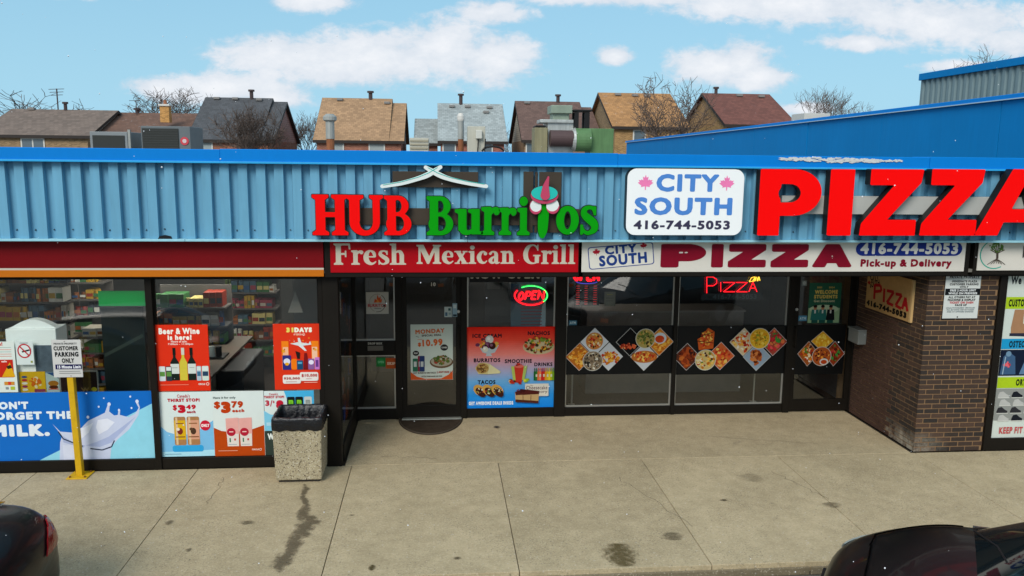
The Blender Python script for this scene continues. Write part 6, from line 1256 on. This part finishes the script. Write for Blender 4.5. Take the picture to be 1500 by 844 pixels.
def hbrick(name, base):
    m = bpy.data.materials.new(name); m.use_nodes = True; n = m.node_tree.nodes; l = m.node_tree.links; b = n['Principled BSDF']; b.inputs['Roughness'].default_value = .9
    g = n.new('ShaderNodeNewGeometry'); sx_ = n.new('ShaderNodeSeparateXYZ'); l.new(g.outputs['Position'], sx_.inputs[0]); cx = n.new('ShaderNodeCombineXYZ'); l.new(nmath(n, l, 'ADD', sx_.outputs[0], sx_.outputs[1]), cx.inputs[0]); l.new(sx_.outputs[2], cx.inputs[1])
    bt = n.new('ShaderNodeTexBrick'); l.new(cx.outputs[0], bt.inputs['Vector']); bt.inputs['Scale'].default_value = 1; bt.inputs['Brick Width'].default_value = .22; bt.inputs['Row Height'].default_value = .075; bt.inputs['Mortar Size'].default_value = .01
    c0 = srgb(base); bt.inputs['Color1'].default_value = tuple(v*.65 for v in c0)+(1,); bt.inputs['Color2'].default_value = tuple(min(1, v*1.35) for v in c0)+(1,); bt.inputs['Mortar'].default_value = tuple(min(1, v*1.4) for v in c0)+(1,); l.new(bt.outputs[0], b.inputs['Base Color']); return m
WF = mat('white_window_frame', (.6, .6, .56), .5); WP = mat('house_window_glass', (.10, .13, .15), .12, spec=.9); WC = mat('pale_curtain_glass', (.32, .36, .36), .2); FAS = mat('dark_eave_board', (.035, .028, .025), .6); VENT = mat('roof_vent_grey', (.22, .21, .2), .5); PIPEM = mat('dark_stack', (.07, .05, .05), .6)
def siding(name, base, pitch=.16):
    m = bpy.data.materials.new(name); m.use_nodes = True; n = m.node_tree.nodes; l = m.node_tree.links; b = n['Principled BSDF']; b.inputs['Roughness'].default_value = .7
    g = n.new('ShaderNodeNewGeometry'); sx_ = n.new('ShaderNodeSeparateXYZ'); l.new(g.outputs['Position'], sx_.inputs[0]); fr = nmath(n, l, 'FRACT', nmath(n, l, 'DIVIDE', sx_.outputs[2], pitch)); k = nmath(n, l, 'SUBTRACT', 1., nmath(n, l, 'MULTIPLY', nmath(n, l, 'LESS_THAN', fr, .22), .4)); s = n.new('ShaderNodeVectorMath'); s.operation = 'SCALE'; s.inputs[0].default_value = srgb(base); l.new(k, s.inputs[3]); l.new(s.outputs[0], b.inputs['Base Color']); return m
def house(label, Y, xl, xr, ye, yr, shin, wall, gable, run=5.6, step=None, vents=(), stack=None, wins=(), curtain=False):
    xm_ = (xl+xr)/2; XA = P(xl, ye, 1, Y).x; XB = P(xr, ye, 1, Y).x; ze = P(xm_, ye, 1, Y).z; zr = P(xm_, yr, 1, Y+run).z
    o = thing('house', label, 'house', (XA, Y, 0)); W = XB-XA; ov = .25
    B('wall', wall, o, ov, W-ov, ov, 2*run-ov, 0, ze-.02)
    th = .12
    def roofpart(x0, x1, ridge, nm):
        y_r = run; mb = MB(); e0 = ze; mb.add([(x0, 0, e0), (x1, 0, e0), (x1, y_r, ridge), (x0, y_r, ridge), (x0, 2*run, e0), (x1, 2*run, e0)], [(0, 1, 2, 3), (3, 2, 5, 4)])
        mb.add([(x0, 0, e0-th), (x1, 0, e0-th), (x1, y_r, ridge-th), (x0, y_r, ridge-th), (x0, 2*run, e0-th), (x1, 2*run, e0-th)], [(3, 2, 1, 0), (4, 5, 2, 3)])
        r = mb.build('roof', shin, o)
        fb = MB(); fb.add([(x0, -.01, e0-.2), (x1, -.01, e0-.2), (x1, -.01, e0+.01), (x0, -.01, e0+.01)], [(0, 1, 2, 3)])
        for x_, s in ((x0, -1), (x1, 1)):
            fb.add([(x_+s*.01, 0, e0), (x_+s*.01, y_r, ridge), (x_+s*.01, y_r, ridge-.22), (x_+s*.01, 0, e0-.22)], [(0, 1, 2, 3)]); fb.add([(x_+s*.01, 2*run, e0), (x_+s*.01, y_r, ridge), (x_+s*.01, y_r, ridge-.22), (x_+s*.01, 2*run, e0-.22)], [(0, 1, 2, 3)])
        fb.build('eave_board', FAS, r); return r
    if step:
        Xs_ = P(step[0], yr, 1, Y+run).x-XA; z2 = P(step[0], step[1], 1, Y+run).z; r0 = roofpart(0, Xs_, zr, 'r'); roofpart(Xs_+.01, W, z2, 'r'); gz = (zr, z2)
    else: r0 = roofpart(0, W, zr, 'r'); gz = (zr, zr)
    for x_, zz_ in ((ov, gz[0]), (W-ov-.03, gz[1])):
        MB().add([(x_, ov, ze-.02), (x_, 2*run-ov, ze-.02), (x_, run, zz_-.15), (x_+.03, ov, ze-.02), (x_+.03, 2*run-ov, ze-.02), (x_+.03, run, zz_-.15)], [(0, 1, 2), (5, 4, 3), (0, 2, 5, 3), (1, 4, 5, 2)]).build('gable', gable, o)
    sl_ = (zr-ze)/run
    for px, py in vents:
        f = (ye-py)/(ye-yr); y_ = run*f; q = P(px, py, 1, Y+y_); z_ = ze+sl_*y_; MB().box(q.x-XA-.22, q.x-XA+.22, y_-.2, y_+.2, z_-.02, z_+.16).build('roof_vent', VENT, r0, bevel=.03)
    if stack:
        px, py0, wd = stack; q0_ = P(px, yr, 1, Y+run); q1_ = P(px, py0, 1, Y+run); MB().tube((q0_.x-XA, run-.1, zr-.3), (q0_.x-XA, run-.1, q1_.z), wd, wd, 8).build('stack', PIPEM, r0); MB().tube((q0_.x-XA, run-.1, q1_.z-.12), (q0_.x-XA, run-.1, q1_.z+.02), wd*1.7, wd*1.7, 8).build('stack_cap', PIPEM, r0)
    for (l, t, r, b) in wins:
        A0, A1, C0, C1 = rect_on(l, t, r, b, Y+ov); C0 = min(C0, C1-1.0); fr = MB(); t_ = .09; x0, x1 = A0-XA, A1-XA
        fr.box(x0, x1, ov-.06, ov-.001, C1-t_, C1).box(x0, x1, ov-.06, ov-.001, C0, C0+t_).box(x0, x0+t_, ov-.055, ov-.001, C0+t_, C1-t_).box(x1-t_, x1, ov-.055, ov-.001, C0+t_, C1-t_); n_ = max(1, round((x1-x0)/.9))
        for k_ in range(1, n_): xx_ = x0+(x1-x0)*k_/n_; fr.box(xx_-.04, xx_+.04, ov-.05, ov-.001, C0+t_, C1-t_)
        w_ = fr.build('window', WF, o); MB().box(x0+t_, x1-t_, ov-.03, ov-.01, C0+t_, C1-t_).build('pane', WC if curtain else WP, w_)
    return o
S_ = shingle
h1 = house('low brown grey roofed house at the far left with white gridded window', 50, -40, 131, 198, 160, S_('shingle_taupe', (.17, .125, .10), .05), hbrick('ochre_brick', (.24, .16, .085)), siding('cream_siding', (.46, .40, .32)), wins=[(31, 202, 66, 222)], vents=((47, 161),), stack=(97, 150, .13))
house('brown roofed house with ochre brick chimney', 51, 115, 270, 203, 165, S_('shingle_brown', (.145, .075, .05), .25), hbrick('red_brick_a', (.22, .10, .06)), siding('dark_siding', (.12, .10, .09)), stack=(202, 159, .16), wins=[(193, 205, 208, 222)])
chim = thing('brick_chimney', 'ochre brick chimney standing on the brown roof', 'chimney', (P(243, 170, 1, 53).x, 53, 0)); q = P(243, 153, 1, 53).z; B('shaft', hbrick('chimney_brick', (.42, .22, .07)), chim, -.32, .32, -.3, .3, 6.0, q-.15); B('crown', MATS['pale_cap'], chim, -.40, .40, -.38, .38, q-.15, q, .03); MB().tube((0, 0, q), (0, 0, q+.3), .13, .11, 10).build('chimney_pot', mat('clay_pot', (.32, .13, .07), .8), chim)
house('steep dark grey roofed house with pink siding gable', 50, 272, 402, 205, 143, S_('shingle_charcoal', (.070, .072, .078), .03), hbrick('red_brick_b', (.25, .105, .065)), siding('pink_siding', (.40, .20, .165)), step=(400, 149), vents=((318, 146), (345, 146), (380, 147)), stack=(369, 132, .14), wins=[(284, 207, 312, 224)], curtain=True)
house('tan shingled house with dark vent on its ridge', 50, 458, 592, 206, 144, S_('shingle_tan', (.36, .215, .115), .04), hbrick('red_brick_c', (.27, .115, .075)), siding('brown_siding', (.20, .13, .10)), step=(575, 151), vents=((498, 148), (567, 152)), stack=(543, 134, .15), wins=[(480, 208, 504, 224), (540, 208, 564, 224)], curtain=True)
house('pale grey shingled house in the middle of the row', 50, 641, 744, 207, 152, S_('shingle_pale_grey', (.31, .34, .335), .06), hbrick('red_brick_d', (.27, .10, .07)), siding('grey_siding', (.2, .2, .19)), vents=((662, 158), (685, 158), (717, 159), (712, 166)), stack=(675, 138, .14), wins=[(648, 208, 668, 224), (704, 208, 722, 224)])
house('small pale grey wing roof left of the middle house', 52, 606, 646, 210, 174, S_('shingle_pale_grey_b', (.29, .32, .315), .15), hbrick('red_brick_e', (.22, .10, .07)), siding('grey_siding_b', (.2, .2, .19)), run=4)
house('dark brown roofed house behind the exhaust fan with cream gable', 50, 764, 885, 206, 149, S_('shingle_dark_brown', (.135, .078, .062), .03), hbrick('brown_brick_h', (.23, .145, .08)), siding('cream_siding_b', (.42, .36, .28)), step=(849, 157), vents=((772, 153),), stack=(817, 139, .14), wins=[(770, 209, 784, 222)])
house('orange tan roofed ochre brick house behind the bare tree', 47, 897, 1012, 186, 137, S_('shingle_orange', (.38, .19, .07), .22), hbrick('ochre_brick_b', (.30, .18, .075)), hbrick('ochre_brick_c', (.22, .15, .08)), vents=((905, 141), (930, 142), (948, 142)), wins=[(927, 190, 946, 204)])
house('red brown roofed ochre house left of the blue raised wall', 47, 1062, 1170, 183, 138, S_('shingle_red_brown', (.155, .055, .040), .03), hbrick('ochre_brick_d', (.32, .20, .08)), hbrick('ochre_brick_e', (.32, .19, .085)), vents=((1083, 142), (1115, 143)), stack=(1045+3, 128, .13))
# antennas
an = thing('tv_antenna', 'tall thin television antenna over the far left roof', 'antenna', (P(85, 158, 1, 56).x, 56, 6.5)); zt3 = P(85, 130, 1, 56).z-6.5; MB().tube((0, 0, 0), (0, 0, zt3), .05, n=6).build('mast', PIPEM, an)
for k_ in (.75, .86, .97): MB().tube((-.6*k_, 0, zt3*k_), (.55*k_, 0, zt3*k_+.05), .022, n=5).build('element', PIPEM, an)
an2 = thing('tv_antenna', 'short television antenna left of the brick chimney', 'antenna', (P(200, 160, 1, 56).x, 56, 6.5)); zt3 = P(200, 147, 1, 56).z-6.5; MB().tube((0, 0, 0), (0, 0, zt3), .035, n=6).build('mast', PIPEM, an2); MB().tube((-.5, 0, zt3*.97), (.3, 0, zt3*.98), .02, n=5).build('element', PIPEM, an2)
# ------------------------------------------------------------------ bare trees
BARK = mat('grey_brown_bark', (.10, .075, .06), .9, var=.3, vs=2)
TWIG = mat('thin_twigs', (.115, .085, .07), .9)
def tree(label, px, pyt, Y, seed, spread=.55, levels=5, r0=.16, trunk=.35, base_py=None, wpx=80, droop=0, kids=2, rmin=.014):
    g = random.Random(seed); q = P(px, pyt, 1, Y); H = q.z; o = thing('bare_tree', label, 'tree', (q.x, Y, 0)); big = MB(); small = MB()
    WW = wpx/FPX*(Y+CD)/2
    hT = H*trunk
    def grow(p, d, ln, r, lv):
        seg = 3 if lv > 1 else 2; q_ = p
        for s in range(seg):
            d = (d+Vector((g.uniform(-1, 1), g.uniform(-1, 1), g.uniform(-.5, .8)))*(.16 if lv > 2 else .24)).normalized(); e = q_+d*(ln/seg); r2 = r*(.86 if s < seg-1 else .75)
            (big if lv >= levels-1 else small).tube(q_, e, r, r2, 6 if lv >= levels-1 else 3, cap=False); q_ = e; r = r2
            if lv > 0 and (s > 0 or lv < levels):
                for _ in range(kids if s == seg-1 else 1):
                    ax = Vector((g.uniform(-1, 1), g.uniform(-1, 1), g.uniform(-.35, .55)+(.25 if lv > 1 else .1)-droop)); nd = (d*(1-spread)+ax.normalized()*spread).normalized(); grow(q_, nd, ln*g.uniform(.62, .82), max(r*.62, rmin), lv-1)
    big.tube((0, 0, 0), (0, 0, hT), r0*1.3, r0, 8, cap=False)
    L0 = (H-hT)*.36
    for k_ in range(4): a = k_*1.6+g.uniform(0, 1); grow(Vector((0, 0, hT)), Vector((math.cos(a)*spread*1.1, math.sin(a)*spread*1.1, .9)).normalized(), L0, r0*.7, levels-1)
    mz = max(v[2] for v in small.v); aw = sorted(abs(v[0]) for v in small.v); mw_ = aw[int(len(aw)*.93)]
    fz = (H-hT)/(mz-hT); fw_ = WW/mw_
    fix = lambda M: [((v[0]*fw_, v[1]*fw_, hT+(v[2]-hT)*fz) if v[2] > hT else v) for v in M.v]
    big.v = fix(big); small.v = fix(small); big.build('trunk', BARK, o); small.build('crown', TWIG, o); return o
tree('gnarled bare tree in front of the orange tan roofed house', 985, 104, 40, 11, .72, 5, .26, .36, wpx=96, kids=2, rmin=.017)
tree('rounded bare tree above the brown roof at the left', 245, 124, 62, 12, .6, 5, .16, .45, wpx=92)
tree('dense low bare tree in front of the dark grey roof', 362, 148, 38, 13, .6, 5, .13, .34, wpx=78, kids=3)
tree('pale thin bare tree between the pink gable and tan roof', 447, 160, 62, 14, .45, 5, .12, .4, wpx=42)
tree('small bare tree behind the far left roof', 62, 133, 62, 15, .6, 4, .12, .5, wpx=110)
tree('slim bare tree standing alone above the blue raised wall', 1222, 121, 55, 16, .5, 5, .12, .4, wpx=78)
tree('bare tree top behind the tall ribbed block', 1455, 66, 52, 17, .6, 5, .16, .5, wpx=92)
tree('faint thin bare tree between middle house and dark brown house', 748, 176, 64, 18, .5, 4, .1, .4, wpx=30)

# ================================================================== falling snow (a light flurry)
g = random.Random(3); mb = MB()
ico = [(1, 0, 0), (-1, 0, 0), (0, 1, 0), (0, -1, 0), (0, 0, 1), (0, 0, -1)]; icf = [(0, 2, 4), (2, 1, 4), (1, 3, 4), (3, 0, 4), (2, 0, 5), (1, 2, 5), (3, 1, 5), (0, 3, 5)]
for _ in range(300):
    y = g.uniform(-6.5, -.6); d = y+CD; x = g.uniform(-.66, .70)*d+.09*d; z = g.uniform(.1, 5.5); r = g.uniform(.002, .0055)
    mb.add([(x+a*r, y+b*r, z+c*r) for a, b, c in ico], icf)
sn = mb.build('snowflakes', mat('snow', (.85, .87, .9), .7), None); sn['kind'] = 'stuff'
